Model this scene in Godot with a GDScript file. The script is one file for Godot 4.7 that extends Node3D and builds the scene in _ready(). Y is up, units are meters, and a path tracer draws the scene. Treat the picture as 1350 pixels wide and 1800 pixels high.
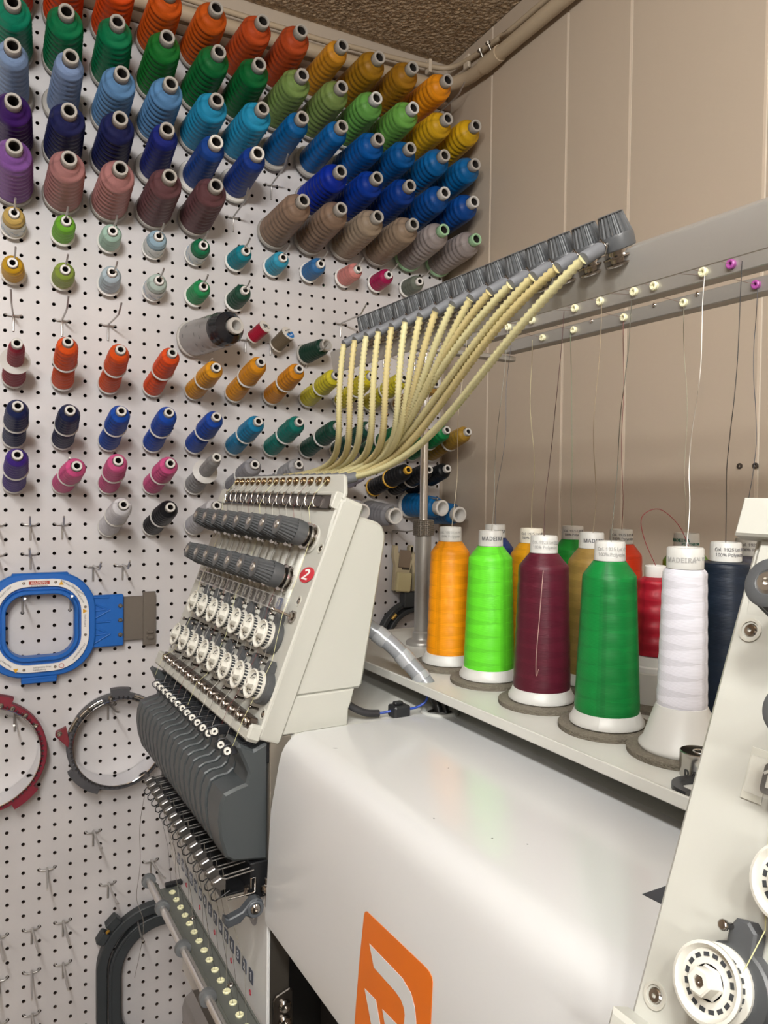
extends Node3D
# World: x runs along the pegboard wall, y is up, z comes out of the pegboard (board face at z = 0). Metres.
# The embroidery machine has a frame of its own (MF), turned 2.1 degrees about y.

const IN := 0.0254
const Y0 := 1.78829          # height of the first row of holes of the lower board
const SEAM := 1.104          # rows between it and the last row of the upper board
const WX := 0.889            # right wall
const CEIL := 2.447
var MF := Transform3D(Basis(Vector3.UP, 0.037078), Vector3(-0.0304, 0, 1.4421))
var counts := {}
var mats := {}
var group_no := 0
var rng := RandomNumberGenerator.new()

# ---------------------------------------------------------------- naming
func numbered(s: String) -> String:
	var n: int = counts.get(s, 0)
	counts[s] = n + 1
	return s if n == 0 else "%s_%03d" % [s, n]

func tag(o: Node3D, label: String, category: String, group := "") -> void:
	o.set_meta("label", label)
	o.set_meta("category", category)
	if group != "":
		o.set_meta("group", group)

func thing(called: String, label: String, category: String, xf: Transform3D, group := "") -> Node3D:
	var o := Node3D.new()
	o.name = numbered(called)
	add_child(o)
	o.transform = xf
	tag(o, label, category, group)
	return o

func part(called: String, mesh: Mesh, mat: Material, parent: Node, xf := Transform3D(), label := "") -> MeshInstance3D:
	var o := MeshInstance3D.new()
	o.name = called
	o.mesh = mesh
	o.material_override = mat
	o.transform = xf
	parent.add_child(o, true)
	if label != "":
		o.set_meta("label", label)
	return o

func single(called: String, label: String, category: String, mesh: Mesh, mat: Material, xf := Transform3D(), group := "") -> MeshInstance3D:
	var o := part(numbered(called), mesh, mat, self, xf)
	tag(o, label, category, group)
	return o

func struct(called: String, mesh: Mesh, mat: Material, xf := Transform3D(), parent: Node = null) -> MeshInstance3D:
	var o := part(called, mesh, mat, parent if parent else self, xf)
	if parent == null:
		o.set_meta("kind", "structure")
	return o

func T(x: float, y: float, z: float) -> Transform3D:
	return Transform3D(Basis(), Vector3(x, y, z))

# a frame whose y axis points along "dir"
func along(origin: Vector3, dir: Vector3, hint := Vector3(0.0, 0.0, 1.0)) -> Transform3D:
	var y := dir.normalized()
	var h := hint
	if absf(y.dot(h)) > 0.98:
		h = Vector3(1, 0, 0)
	var x := y.cross(h).normalized()
	return Transform3D(Basis(x, y, x.cross(y)), origin)

# ---------------------------------------------------------------- materials
func mat(key: String, c: Color, rough := 0.5, metal := 0.0) -> StandardMaterial3D:
	if mats.has(key):
		return mats[key]
	var m := StandardMaterial3D.new()
	m.resource_name = key
	m.albedo_color = c
	m.roughness = rough
	m.metallic = metal
	mats[key] = m
	return m

func hexm(hex: String, rough := 0.5, metal := 0.0) -> StandardMaterial3D:
	return mat(hex + "_%d_%d" % [int(rough * 100), int(metal * 100)], Color(hex), rough, metal)

func noise_tex(freq: float, octaves: int, a: Color, b: Color, seed_no: int, size := 512, normal := false, bump := 2.0) -> NoiseTexture2D:
	var n := FastNoiseLite.new()
	n.noise_type = FastNoiseLite.TYPE_SIMPLEX_SMOOTH
	n.frequency = freq
	n.fractal_octaves = octaves
	n.seed = seed_no
	var t := NoiseTexture2D.new()
	t.width = size
	t.height = size
	t.seamless = true
	t.noise = n
	if normal:
		t.as_normal_map = true
		t.bump_strength = bump
	else:
		var g := Gradient.new()
		g.set_color(0, a)
		g.set_color(1, b)
		t.color_ramp = g
	return t

var thread_albedo: ImageTexture
var thread_normal: ImageTexture

# wound thread: fine strands that cross at two shallow angles in bands
func make_thread_textures() -> void:
	var w := 256
	var h := 1024
	var im := Image.create(w, h, false, Image.FORMAT_RGB8)
	var hm := Image.create(w, h, false, Image.FORMAT_RGB8)
	for y in h:
		for x in w:
			var u := float(x) / w
			var v := float(y) / h
			var band := fposmod(v * 9.0 + u, 1.0)
			var band2 := fposmod(v * 9.0 - u, 1.0)
			var up := band < band2
			var ph := (v * 150.0 + (u * 3.0 if up else -u * 3.0)) * TAU
			var line := 0.5 + 0.5 * sin(ph)
			var edge := minf(absf(band - band2), 1.0 - absf(band - band2))
			var tone := 0.84 + 0.1 * line + (0.06 if up else 0.0)  # sheen of the crossing windings is put into the colour as bands
			if edge < 0.04:
				tone *= 0.93
			im.set_pixel(x, y, Color(tone, tone, tone))
			var hh := 0.35 * line + 0.5 * absf(fposmod(v * 9.0 + (u if up else -u), 1.0) - 0.5)
			hm.set_pixel(x, y, Color(hh, hh, hh))
	hm.bump_map_to_normal_map(3.0)
	thread_albedo = ImageTexture.create_from_image(im)
	thread_normal = ImageTexture.create_from_image(hm)

func thread_mat(hex: String) -> StandardMaterial3D:
	var key := "thread_" + hex
	if mats.has(key):
		return mats[key]
	var m := mat(key, Color(hex), 0.4)
	m.albedo_texture = thread_albedo
	m.normal_enabled = true
	m.normal_texture = thread_normal
	m.normal_scale = 0.5
	m.metallic_specular = 0.4
	m.rim_enabled = true
	m.rim = 0.1
	m.rim_tint = 0.8
	return m

# ---------------------------------------------------------------- mesh helpers
func begin() -> SurfaceTool:
	var st := SurfaceTool.new()
	st.begin(Mesh.PRIMITIVE_TRIANGLES)
	return st

func finish(st: SurfaceTool) -> ArrayMesh:
	st.generate_normals()
	return st.commit()

func next_group(st: SurfaceTool) -> void:
	group_no += 1
	st.set_smooth_group(group_no)

# corners in counter-clockwise order seen from outside
func tri(st: SurfaceTool, a: Vector3, b: Vector3, c: Vector3) -> void:
	st.add_vertex(a)
	st.add_vertex(c)
	st.add_vertex(b)

func quad(st: SurfaceTool, a: Vector3, b: Vector3, c: Vector3, d: Vector3) -> void:
	tri(st, a, b, c)
	tri(st, a, c, d)

# profile of (radius, height); going up = outside, coming down = inside of a hole
func lathe(st: SurfaceTool, prof: Array, seg: int, xf := Transform3D(), sharp := 40.0, ribs := 0, rib := 0.0, rib_from := -1, rib_to := -1) -> void:
	next_group(st)
	for j in prof.size() - 1:
		var p: Vector2 = prof[j]
		var q: Vector2 = prof[j + 1]
		if j > 0:
			var o: Vector2 = prof[j - 1]
			if absf(rad_to_deg((p - o).angle_to(q - p))) > sharp:
				next_group(st)
		for i in seg:
			var a := TAU * i / seg
			var b := TAU * (i + 1) / seg
			var ka := 1.0
			var kb := 1.0
			if ribs > 0 and j >= rib_from and j <= rib_to:
				ka = 1.0 - (rib if (i * ribs * 2 / seg) % 2 == 0 else 0.0)
				kb = 1.0 - (rib if ((i + 1) % seg * ribs * 2 / seg) % 2 == 0 else 0.0)
				next_group(st)
			var v0 := Vector3(p.x * ka * cos(a), p.y, -p.x * ka * sin(a))
			var v1 := Vector3(p.x * kb * cos(b), p.y, -p.x * kb * sin(b))
			var v2 := Vector3(q.x * kb * cos(b), q.y, -q.x * kb * sin(b))
			var v3 := Vector3(q.x * ka * cos(a), q.y, -q.x * ka * sin(a))
			if p.x > 1e-6:
				tri(st, xf * v0, xf * v1, xf * v2)
			if q.x > 1e-6:
				tri(st, xf * v0, xf * v2, xf * v3)

func lathed(prof: Array, seg := 24, sharp := 40.0) -> ArrayMesh:
	var st := begin()
	lathe(st, prof, seg, Transform3D(), sharp)
	return finish(st)

func V2(a: Array) -> Array:
	var o := []
	for i in range(0, a.size(), 2):
		o.append(Vector2(a[i], a[i + 1]))
	return o

func P2(a: Array) -> PackedVector2Array:
	return PackedVector2Array(V2(a))

func inset(poly: PackedVector2Array, d: float) -> PackedVector2Array:
	var out := PackedVector2Array()
	var n := poly.size()
	for i in n:
		var e0 := (poly[i] - poly[(i + n - 1) % n]).normalized()
		var e1 := (poly[(i + 1) % n] - poly[i]).normalized()
		var n0 := Vector2(-e0.y, e0.x)
		var n1 := Vector2(-e1.y, e1.x)
		var m := n0 + n1
		var k := m.length_squared()
		out.append(poly[i] + (m * (2.0 * d / k) if k > 0.2 else n0 * d))
	return out

func signed_area(p: PackedVector2Array) -> float:
	var a := 0.0
	for i in p.size():
		a += p[i].cross(p[(i + 1) % p.size()])
	return a * 0.5

# polygon in xy, extruded along z from 0 to h, with chamfers of "bev"
func extr(st: SurfaceTool, poly0: PackedVector2Array, h: float, bev := 0.0, xf := Transform3D(), smooth := 35.0) -> void:
	var poly := poly0
	if signed_area(poly) < 0.0:
		poly = poly.duplicate()
		poly.reverse()
	var n := poly.size()
	var small := inset(poly, bev) if bev > 0.0 else poly
	var rings := []
	if bev > 0.0:
		rings = [[small, 0.0], [poly, bev], [poly, h - bev], [small, h]]
	else:
		rings = [[poly, 0.0], [poly, h]]
	for r in rings.size() - 1:
		var lo: PackedVector2Array = rings[r][0]
		var hi: PackedVector2Array = rings[r + 1][0]
		next_group(st)
		for i in n:
			var k := (i + 1) % n
			if i > 0:
				var ang := rad_to_deg((poly[i] - poly[i - 1]).angle_to(poly[k] - poly[i]))
				if absf(ang) > smooth:
					next_group(st)
			quad(st, xf * Vector3(lo[i].x, lo[i].y, rings[r][1]), xf * Vector3(lo[k].x, lo[k].y, rings[r][1]), xf * Vector3(hi[k].x, hi[k].y, rings[r + 1][1]), xf * Vector3(hi[i].x, hi[i].y, rings[r + 1][1]))
	var idx := Geometry2D.triangulate_polygon(small)
	next_group(st)
	for side in 2:
		next_group(st)
		var z := h if side == 1 else 0.0
		for t in range(0, idx.size(), 3):
			var a := small[idx[t]]
			var b := small[idx[t + 1]]
			var c := small[idx[t + 2]]
			if ((b - a).cross(c - a) > 0.0) != (side == 1):
				var s := b
				b = c
				c = s
			tri(st, xf * Vector3(a.x, a.y, z), xf * Vector3(b.x, b.y, z), xf * Vector3(c.x, c.y, z))

func extruded(poly: PackedVector2Array, h: float, bev := 0.0, xf := Transform3D()) -> ArrayMesh:
	var st := begin()
	extr(st, poly, h, bev, xf)
	return finish(st)

func rrect(w: float, h: float, r: float, n := 4) -> PackedVector2Array:
	var out := PackedVector2Array()
	for c in 4:
		var cx := (w * 0.5 - r) * (1.0 if c == 0 or c == 3 else -1.0)
		var cy := (h * 0.5 - r) * (1.0 if c < 2 else -1.0)
		for i in n + 1:
			var a := PI * 0.5 * (c + float(i) / n)
			out.append(Vector2(cx + r * cos(a), cy + r * sin(a)))
	return out

# box between two corners, chamfered
func box(st: SurfaceTool, lo: Vector3, hi: Vector3, bev := 0.0, xf := Transform3D()) -> void:
	var s := hi - lo
	var poly := rrect(s.x, s.y, bev, 1) if bev > 0.0 else P2([-s.x / 2, -s.y / 2, s.x / 2, -s.y / 2, s.x / 2, s.y / 2, -s.x / 2, s.y / 2])
	extr(st, poly, s.z, bev, xf * T((lo.x + hi.x) * 0.5, (lo.y + hi.y) * 0.5, lo.z))

func boxed(lo: Vector3, hi: Vector3, bev := 0.0, xf := Transform3D()) -> ArrayMesh:
	var st := begin()
	box(st, lo, hi, bev, xf)
	return finish(st)

func circle(n: int, r: float) -> PackedVector2Array:
	var out := PackedVector2Array()
	for i in n:
		out.append(Vector2(r * cos(TAU * i / n), r * sin(TAU * i / n)))
	return out

# sweeps a closed profile along a path; ks scales the profile per point
func sweep(st: SurfaceTool, pts: PackedVector3Array, prof: PackedVector2Array, closed := false, smooth := true, ks := PackedFloat32Array(), up := Vector3(0.13, 0.97, 0.2)) -> void:
	var n := pts.size()
	var m := prof.size()
	var rings := []
	var x := Vector3()
	for i in n:
		var t: Vector3
		if closed:
			t = pts[(i + 1) % n] - pts[(i + n - 1) % n]
		else:
			t = pts[mini(i + 1, n - 1)] - pts[maxi(i - 1, 0)]
		t = t.normalized()
		if i == 0 or closed:
			x = up.cross(t)
			if x.length() < 0.05:
				x = Vector3(1, 0, 0).cross(t)
		x = (x - t * x.dot(t)).normalized()
		var y := t.cross(x)
		var k := ks[i] if ks.size() == n else 1.0
		var ring := PackedVector3Array()
		for j in m:
			ring.append(pts[i] + x * prof[j].x * k + y * prof[j].y * k)
		rings.append(ring)
	var last := n if closed else n - 1
	if smooth:
		next_group(st)
	for j in m:
		if not smooth:
			next_group(st)
		var j2 := (j + 1) % m
		for i in last:
			var a: PackedVector3Array = rings[i]
			var b: PackedVector3Array = rings[(i + 1) % n]
			quad(st, a[j], a[j2], b[j2], b[j])
	if not closed:
		for e in 2:
			next_group(st)
			var r: PackedVector3Array = rings[0 if e == 0 else n - 1]
			for j in range(1, m - 1):
				if e == 0:
					tri(st, r[0], r[j + 1], r[j])
				else:
					tri(st, r[0], r[j], r[j + 1])

func rod(pts: Array, r: float, seg := 8, closed := false) -> ArrayMesh:
	var st := begin()
	sweep(st, PackedVector3Array(pts), circle(seg, r), closed)
	return finish(st)

func add_rod(st: SurfaceTool, pts: Array, r: float, seg := 8, closed := false) -> void:
	sweep(st, PackedVector3Array(pts), circle(seg, r), closed)

# a smooth path through control points
func curve(ctrl: Array, per := 6) -> Array:
	var out := []
	var n := ctrl.size()
	for i in n - 1:
		var p0: Vector3 = ctrl[maxi(i - 1, 0)]
		var p1: Vector3 = ctrl[i]
		var p2: Vector3 = ctrl[i + 1]
		var p3: Vector3 = ctrl[mini(i + 2, n - 1)]
		for k in per:
			out.append(p1.cubic_interpolate(p2, p0, p3, float(k) / per))
	out.append(ctrl[n - 1])
	return out

func bezier(a: Vector3, b: Vector3, c: Vector3, d: Vector3, n: int) -> Array:
	var out := []
	for i in n + 1:
		out.append(a.bezier_interpolate(b, c, d, float(i) / n))
	return out

var faces := {}
func words(text: String, height: float, depth := 0.0003, font := "Droid Sans", weight := 400) -> TextMesh:
	var key := "%s_%d" % [font, weight]
	if not faces.has(key):
		var f := SystemFont.new()
		f.font_names = PackedStringArray([font])
		f.font_weight = weight
		faces[key] = f
	var t := TextMesh.new()
	t.text = text
	t.font = faces[key]
	t.font_size = 32
	t.pixel_size = height / 24.0
	t.depth = depth
	t.curve_step = 2.0
	return t

# lettering wrapped round a cylinder whose axis is y
func bent_words(text: String, height: float, radius: float, spin := 0.0, y := 0.0, weight := 400) -> ArrayMesh:
	var src := words(text, height, 0.0002, "Droid Sans", weight).get_mesh_arrays()
	var v: PackedVector3Array = src[Mesh.ARRAY_VERTEX]
	var ix: PackedInt32Array = src[Mesh.ARRAY_INDEX]
	var st := begin()
	st.set_smooth_group(-1)
	var order := ix.size() if ix.size() > 0 else v.size()
	for i in order:
		var p := v[ix[i]] if ix.size() > 0 else v[i]
		var a := p.x / radius + spin
		var r := radius + 0.0001 + p.z
		st.add_vertex(Vector3(r * sin(a), y + p.y, r * cos(a)))
	return finish(st)

# ---------------------------------------------------------------- room
func make_light_and_camera() -> void:
	var cam := Camera3D.new()
	cam.name = "camera"
	add_child(cam)
	cam.transform = Transform3D(Basis(Vector3(0.88454814, 0.01109038, 0.46631705), Vector3(0.00392546, 0.99950491, -0.03121729), Vector3(-0.46643239, 0.0294437, 0.88406668)), Vector3(-0.0304243, 1.5, 1.4420683))
	cam.fov = 68.233
	cam.near = 0.02
	cam.far = 30.0
	var env := Environment.new()
	env.background_mode = Environment.BG_COLOR
	env.background_color = Color(0.02, 0.02, 0.02)
	env.ambient_light_source = Environment.AMBIENT_SOURCE_DISABLED
	env.tonemap_mode = Environment.TONE_MAPPER_LINEAR
	env.tonemap_exposure = 1.04
	env.sdfgi_enabled = true
	env.ssao_enabled = true
	env.ssil_enabled = true
	var we := WorldEnvironment.new()
	we.name = "environment"
	we.environment = env
	add_child(we)
	# two unseen shop lights, hung low to light the ceiling: one just behind and above the camera, one added deeper in the room
	for l in LAMPS:
		var o := thing("shop_light", l[0], "ceiling light", T(l[1], l[2], l[3]), "hanging shop lights")
		part("housing", extruded(P2([-0.07, 0.0, -0.075, -0.012, -0.07, -0.012, -0.04, 0.004, 0.04, 0.004, 0.07, -0.012, 0.075, -0.012, 0.07, 0.0, 0.035, 0.028, -0.035, 0.028]), 1.24, 0.001, T(0, 0, -0.62)), hexm("e8e6e0", 0.5), o)
		var gm := mat("lamp_glow", Color(1, 0.98, 0.95), 0.6)
		gm.emission_enabled = true
		gm.emission = LAMP_COLOR
		gm.emission_energy_multiplier = 4.0
		for x in [-0.03, 0.03]:
			part("tube", rod([Vector3(x, -0.014, -0.59), Vector3(x, -0.014, 0.59)], 0.013, 12), gm, o)
		for z in [-0.45, 0.45]:
			part("chain", rod([Vector3(0, 0.026, z), Vector3(0, CEIL - l[2], z)], 0.002, 6), hexm("8a8a88", 0.4, 0.8), o)
		for k in 4:
			var ob := OmniLight3D.new()
			ob.name = "tube_glow"
			ob.light_color = LAMP_COLOR
			ob.light_energy = l[4] * 0.25
			ob.light_size = 0.05
			ob.omni_range = 8.0
			ob.omni_attenuation = 2.0
			ob.shadow_enabled = true
			o.add_child(ob, true)
			ob.position = Vector3(0, -0.085, (k - 1.5) * 0.3)

const LAMP_COLOR := Color(1.0, 0.995, 0.985)
const LAMPS := [
	["white two tube shop light hanging over the aisle in front of the pegboard", -0.22, 2.2, 1.8, 1.5],
	["added second white two tube shop light hanging unseen deeper in the room", -0.7, 2.2, 3.3, 1.5],
]

func make_room() -> void:
	var wall_m := mat("painted_panel", Color("bdae9c"), 0.55)
	wall_m.normal_enabled = true
	wall_m.normal_texture = noise_tex(0.02, 4, Color.BLACK, Color.WHITE, 5, 512, true, 1.2)
	wall_m.uv1_triplanar = true
	wall_m.uv1_world_triplanar = true
	wall_m.uv1_scale = Vector3(2, 2, 2)
	wall_m.normal_scale = 0.25
	var plain_wall := mat("painted_plaster", Color("b8aa99"), 0.75)
	var groove := mat("groove_cream", Color("fff6e6"), 0.5)  # backing paler than the planks, so the grooves show as cream lines
	struct("floor", boxed(Vector3(-3.0, -0.1, -0.1), Vector3(1.1, 0.0, 4.2)), hexm("8a8178", 0.6))
	var ceil_m := mat("popcorn_ceiling", Color("dcc8ae"), 0.9)
	ceil_m.albedo_texture = noise_tex(0.045, 3, Color(0.62, 0.6, 0.58), Color(1.0, 0.97, 0.92), 9)
	ceil_m.normal_enabled = true
	ceil_m.normal_texture = noise_tex(0.06, 3, Color.BLACK, Color.WHITE, 11, 512, true, 6.0)
	ceil_m.uv1_triplanar = true
	ceil_m.uv1_world_triplanar = true
	ceil_m.uv1_scale = Vector3(3.0, 3.0, 3.0)
	ceil_m.normal_scale = 1.0
	# the ceiling is a real lumpy sheet near the corner that shows
	var st := begin()
	box(st, Vector3(-3.0, CEIL + 0.006, -0.1), Vector3(1.1, CEIL + 0.1, 4.2))
	struct("ceiling", finish(st), ceil_m)
	var lumps := begin()
	lumps.set_smooth_group(0)
	var nz := FastNoiseLite.new()
	nz.noise_type = FastNoiseLite.TYPE_CELLULAR
	nz.frequency = 150.0
	nz.seed = 4
	var nx := 250
	var ny := 260
	var hs := []
	for j in ny + 1:
		var row := PackedFloat32Array()
		for i in nx + 1:
			var px := 0.04 + 0.85 * i / nx
			var pz := 0.95 * j / ny
			row.append(CEIL + 0.004 + 0.0036 * nz.get_noise_2d(px, pz) * (1.0 if rng.randf() > 0.25 else 0.3))
		hs.append(row)
	for j in ny:
		for i in nx:
			var c := []
			for d in [[0, 0], [1, 0], [1, 1], [0, 1]]:
				c.append(Vector3(0.04 + 0.85 * (i + d[0]) / nx, hs[j + d[1]][i + d[0]], 0.95 * (j + d[1]) / ny))
			quad(lumps, c[0], c[1], c[2], c[3])
	var lump_o := part("popcorn_texture", finish(lumps), ceil_m, get_node("ceiling"))
	lump_o.set_meta("kind", "stuff")
	struct("wall_back", boxed(Vector3(-3.0, 0, -0.12), Vector3(1.1, CEIL + 0.01, -0.022)), plain_wall)
	struct("wall_left", boxed(Vector3(-3.0, 0, -0.02), Vector3(-2.9, CEIL + 0.01, 4.2)), plain_wall)
	struct("wall_front", boxed(Vector3(-2.9, 0, 4.1), Vector3(1.1, CEIL + 0.01, 4.2)), plain_wall)
	# right wall: planked panelling with narrow grooves
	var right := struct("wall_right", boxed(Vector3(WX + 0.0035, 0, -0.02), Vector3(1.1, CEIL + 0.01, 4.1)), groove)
	var zs := [-0.02, 0.1525, 0.381, 0.532, 0.774, 0.985, 1.19, 1.46, 1.67, 1.9, 2.13, 2.36, 2.6, 2.84, 3.08, 3.3, 3.54, 3.8, 4.1]
	for k in zs.size() - 1:
		var z0: float = zs[k] + 0.0016
		var z1: float = zs[k + 1] - 0.0016
		# cross-section in (z, depth): a flat board with eased edges
		var poly := P2([z0, 0.0, z0 + 0.0016, -0.0035, z1 - 0.0016, -0.0035, z1, 0.0])
		var xf := Transform3D(Basis(Vector3(0, 0, 1), Vector3(1, 0, 0), Vector3(0, 1, 0)), Vector3(WX + 0.0035, 0.0, 0.0))
		struct("plank", extruded(poly, CEIL, 0.0, xf), wall_m, Transform3D(), right)
	# two screw holes left in the panelling
	for p in [[1303, 0.7485], [1325, 0.7725]]:
		single("wall_anchor", "small dark screw anchor in the beige panelling, %s the wide groove" % ("before" if p[0] == 1303 else "just past"), "anchor", lathed(V2([0.0042, 0.0, 0.0042, 0.0016, 0.002, 0.0022, 0.0018, -0.002, 0, -0.002]), 12), hexm("3a322a", 0.6), along(Vector3(WX, 1.538, p[1]), Vector3(-1, 0, 0)))
	# timber batten over the board and bare plaster above it
	single("batten", "dark brown timber batten along the top of the pegboard", "batten", boxed(Vector3(-1.6, 2.338, -0.022), Vector3(0.885, 2.358, 0.004), 0.002), hexm("6b5644", 0.8))
	var pipe_m := hexm("b9a88f", 0.5)
	var th := [Vector3(-1.6, 2.40, 0.012), Vector3(0.40, 2.400, 0.012), Vector3(0.634, 2.406, 0.012), Vector3(0.80, 2.415, 0.012), Vector3(0.862, 2.416, 0.028), Vector3(0.879, 2.412, 0.09), Vector3(0.879, 2.402, 0.2), Vector3(0.879, 2.398, 0.33), Vector3(0.879, 2.394, 1.6)]
	var cable := thing("conduit", "thin painted conduit clipped just under the popcorn ceiling", "conduit", T(0, 2.4, 0))
	part("tube", rod(curve(th, 5), 0.0055, 10), pipe_m, cable, T(0, -2.4, 0))
	for p in [Vector3(0.822, 2.416, 0.012), Vector3(0.879, 2.411, 0.075)]:
		part("clip", boxed(Vector3(-0.004, -0.014, -0.011), Vector3(0.004, 0.014, 0.009), 0.002), hexm("cfc2ae", 0.5), cable, T(p.x, p.y - 2.4, p.z))
	var big := [Vector3(-1.6, 2.372, 0.018), Vector3(0.3, 2.368, 0.018), Vector3(0.55, 2.371, 0.018), Vector3(0.79, 2.372, 0.02), Vector3(0.842, 2.37, 0.035), Vector3(0.866, 2.366, 0.085), Vector3(0.869, 2.362, 0.15), Vector3(0.869, 2.362, 0.34), Vector3(0.869, 2.362, 1.8)]
	var pipe := thing("pipe", "thick painted pipe rounding the ceiling corner below the conduit", "pipe", T(0, 2.37, 0))
	part("tube", rod(curve(big, 6), 0.0135, 14), pipe_m, pipe, T(0, -2.37, 0))
	var cuff := begin()
	add_rod(cuff, [Vector3(0.869, -0.008, 0.15), Vector3(0.869, -0.008, 0.205)], 0.0158, 16)
	part("coupling", finish(cuff), pipe_m, pipe)
	for z in [0.158, 0.186]:
		var sc := begin()
		lathe(sc, V2([0.0028, 0, 0.0028, 0.014, 0.0055, 0.0145, 0.0055, 0.019, 0, 0.02]), 10, along(Vector3(0.862, 0.002, z), Vector3(-0.5, 0.85, 0)))
		part("screw", finish(sc), hexm("8d8880", 0.35, 0.9), pipe)

# ---------------------------------------------------------------- pegboard
func hole_y(upper: bool, r: int) -> float:
	return Y0 + (SEAM + r) * IN if upper else Y0 - r * IN

func make_board(called: String, label: String, upper: bool, rows: int, y_lo: float, y_hi: float) -> void:
	var face := begin()
	var lining := begin()
	var hr := 0.0032
	var th := 0.0048
	var c0 := -15
	var c1 := 34
	for i in range(c0, c1 + 1):
		var x := i * IN
		var xa := x - IN * 0.5
		var xb := x + IN * 0.5 if i < c1 else 0.8701
		for r in rows:
			var y := hole_y(upper, r)
			var ya := y - IN * 0.5
			var yb := y + IN * 0.5
			if (upper and r == 0) or (not upper and r == rows - 1):
				ya = y_lo
			if (upper and r == rows - 1) or (not upper and r == 0):
				yb = y_hi
			var outer := [Vector3(xb, y, 0), Vector3(xb, yb, 0), Vector3(x, yb, 0), Vector3(xa, yb, 0), Vector3(xa, y, 0), Vector3(xa, ya, 0), Vector3(x, ya, 0), Vector3(xb, ya, 0)]
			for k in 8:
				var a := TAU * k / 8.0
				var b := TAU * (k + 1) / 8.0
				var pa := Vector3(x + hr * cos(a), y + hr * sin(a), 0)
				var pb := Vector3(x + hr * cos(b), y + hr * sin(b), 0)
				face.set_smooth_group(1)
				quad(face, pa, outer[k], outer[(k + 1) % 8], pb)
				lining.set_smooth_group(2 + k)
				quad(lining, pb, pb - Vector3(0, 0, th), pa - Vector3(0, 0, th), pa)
	# edges
	face.set_smooth_group(20)
	var xl := (c0 - 0.5) * IN
	var xr := 0.8701
	var f := func(y: float) -> void:
		face.set_smooth_group(-1)
		quad(face, Vector3(xl, y, -th), Vector3(xr, y, -th), Vector3(xr, y, 0), Vector3(xl, y, 0))
	f.call(y_lo)
	f.call(y_hi)
	face.set_smooth_group(-1)
	quad(face, Vector3(xr, y_lo, 0), Vector3(xr, y_lo, -th), Vector3(xr, y_hi, -th), Vector3(xr, y_hi, 0))
	quad(face, Vector3(xl, y_lo, -th), Vector3(xl, y_lo, 0), Vector3(xl, y_hi, 0), Vector3(xl, y_hi, -th))
	var m := mat("pegboard_paint", Color("d5d2d3"), 0.42)
	m.albedo_texture = noise_tex(0.008, 4, Color(0.93, 0.93, 0.93), Color(1, 1, 1), 21)
	m.uv1_triplanar = true
	m.uv1_world_triplanar = true
	m.uv1_scale = Vector3(1.3, 1.3, 1.3)
	var o := thing(called, label, "pegboard", T(0.4, y_lo, 0))
	part("panel", finish(face), m, o, T(-0.4, -y_lo, 0))
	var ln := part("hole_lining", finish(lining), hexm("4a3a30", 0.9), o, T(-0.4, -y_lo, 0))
	ln.set_meta("kind", "stuff")
	# one dark brown sheet in the gap behind the holes
	part("backing", boxed(Vector3(xl, y_lo, -0.0215), Vector3(xr, y_hi, -0.0125)), hexm("2c221c", 0.95), o, T(-0.4, -y_lo, 0))

var peg_long: ArrayMesh
var peg_bent: ArrayMesh
var peg_bar: ArrayMesh
var peg_short: ArrayMesh
var peg_low: ArrayMesh
var peg_up: ArrayMesh
var peg_stub: ArrayMesh

func make_peg_meshes() -> void:
	# wire crossbar through two neighbouring holes
	var b := []
	for s in [[-0.0127, 0.0022, -0.008], [-0.0127, 0.0026, 0.001], [-0.0118, 0.0016, 0.0052], [-0.008, 0.0, 0.0058], [0.008, 0.0, 0.0058], [0.0118, 0.0016, 0.0052], [0.0127, 0.0026, 0.001], [0.0127, 0.0022, -0.008]]:
		b.append(Vector3(s[0], s[1], s[2]))
	peg_bar = rod(b, 0.0014, 8)
	peg_long = rod(curve([Vector3(0, -0.023, 0.003), Vector3(0, -0.004, 0.004), Vector3(0, 0.001, 0.0085), Vector3(0, 0.002, 0.02), Vector3(0, 0.001, 0.13)], 4), 0.0017, 8)
	peg_stub = rod(curve([Vector3(0, -0.024, 0.003), Vector3(0, -0.004, 0.004), Vector3(0, 0.001, 0.0085), Vector3(0.001, 0.003, 0.02), Vector3(0.006, 0.006, 0.032)], 4), 0.0016, 8)
	peg_up = rod(curve([Vector3(0, -0.024, 0.003), Vector3(0, -0.004, 0.004), Vector3(0, 0.002, 0.0085), Vector3(0, 0.006, 0.02), Vector3(0, 0.0365, 0.14)], 4), 0.0017, 8)
	peg_short = rod(curve([Vector3(0, -0.023, 0.003), Vector3(0, -0.004, 0.004), Vector3(0, 0.001, 0.0085), Vector3(0, 0.001, 0.02), Vector3(0.0, 0.001, 0.088), Vector3(0.0005, 0.008, 0.108)], 4), 0.0016, 8)
	peg_bent = rod(curve([Vector3(0, -0.026, 0.003), Vector3(0, -0.004, 0.004), Vector3(0, 0.002, 0.0085), Vector3(0, 0.002, 0.02), Vector3(0, 0.003, 0.085), Vector3(0, 0.009, 0.1), Vector3(0, 0.018, 0.114)], 4), 0.0017, 8)
	peg_low = rod(curve([Vector3(0, -0.026, 0.003), Vector3(0, -0.004, 0.004), Vector3(0, 0.004, 0.007), Vector3(0, 0.005, 0.02), Vector3(0, 0.006, 0.07), Vector3(0, 0.013, 0.104)], 4), 0.0018, 8)

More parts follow.
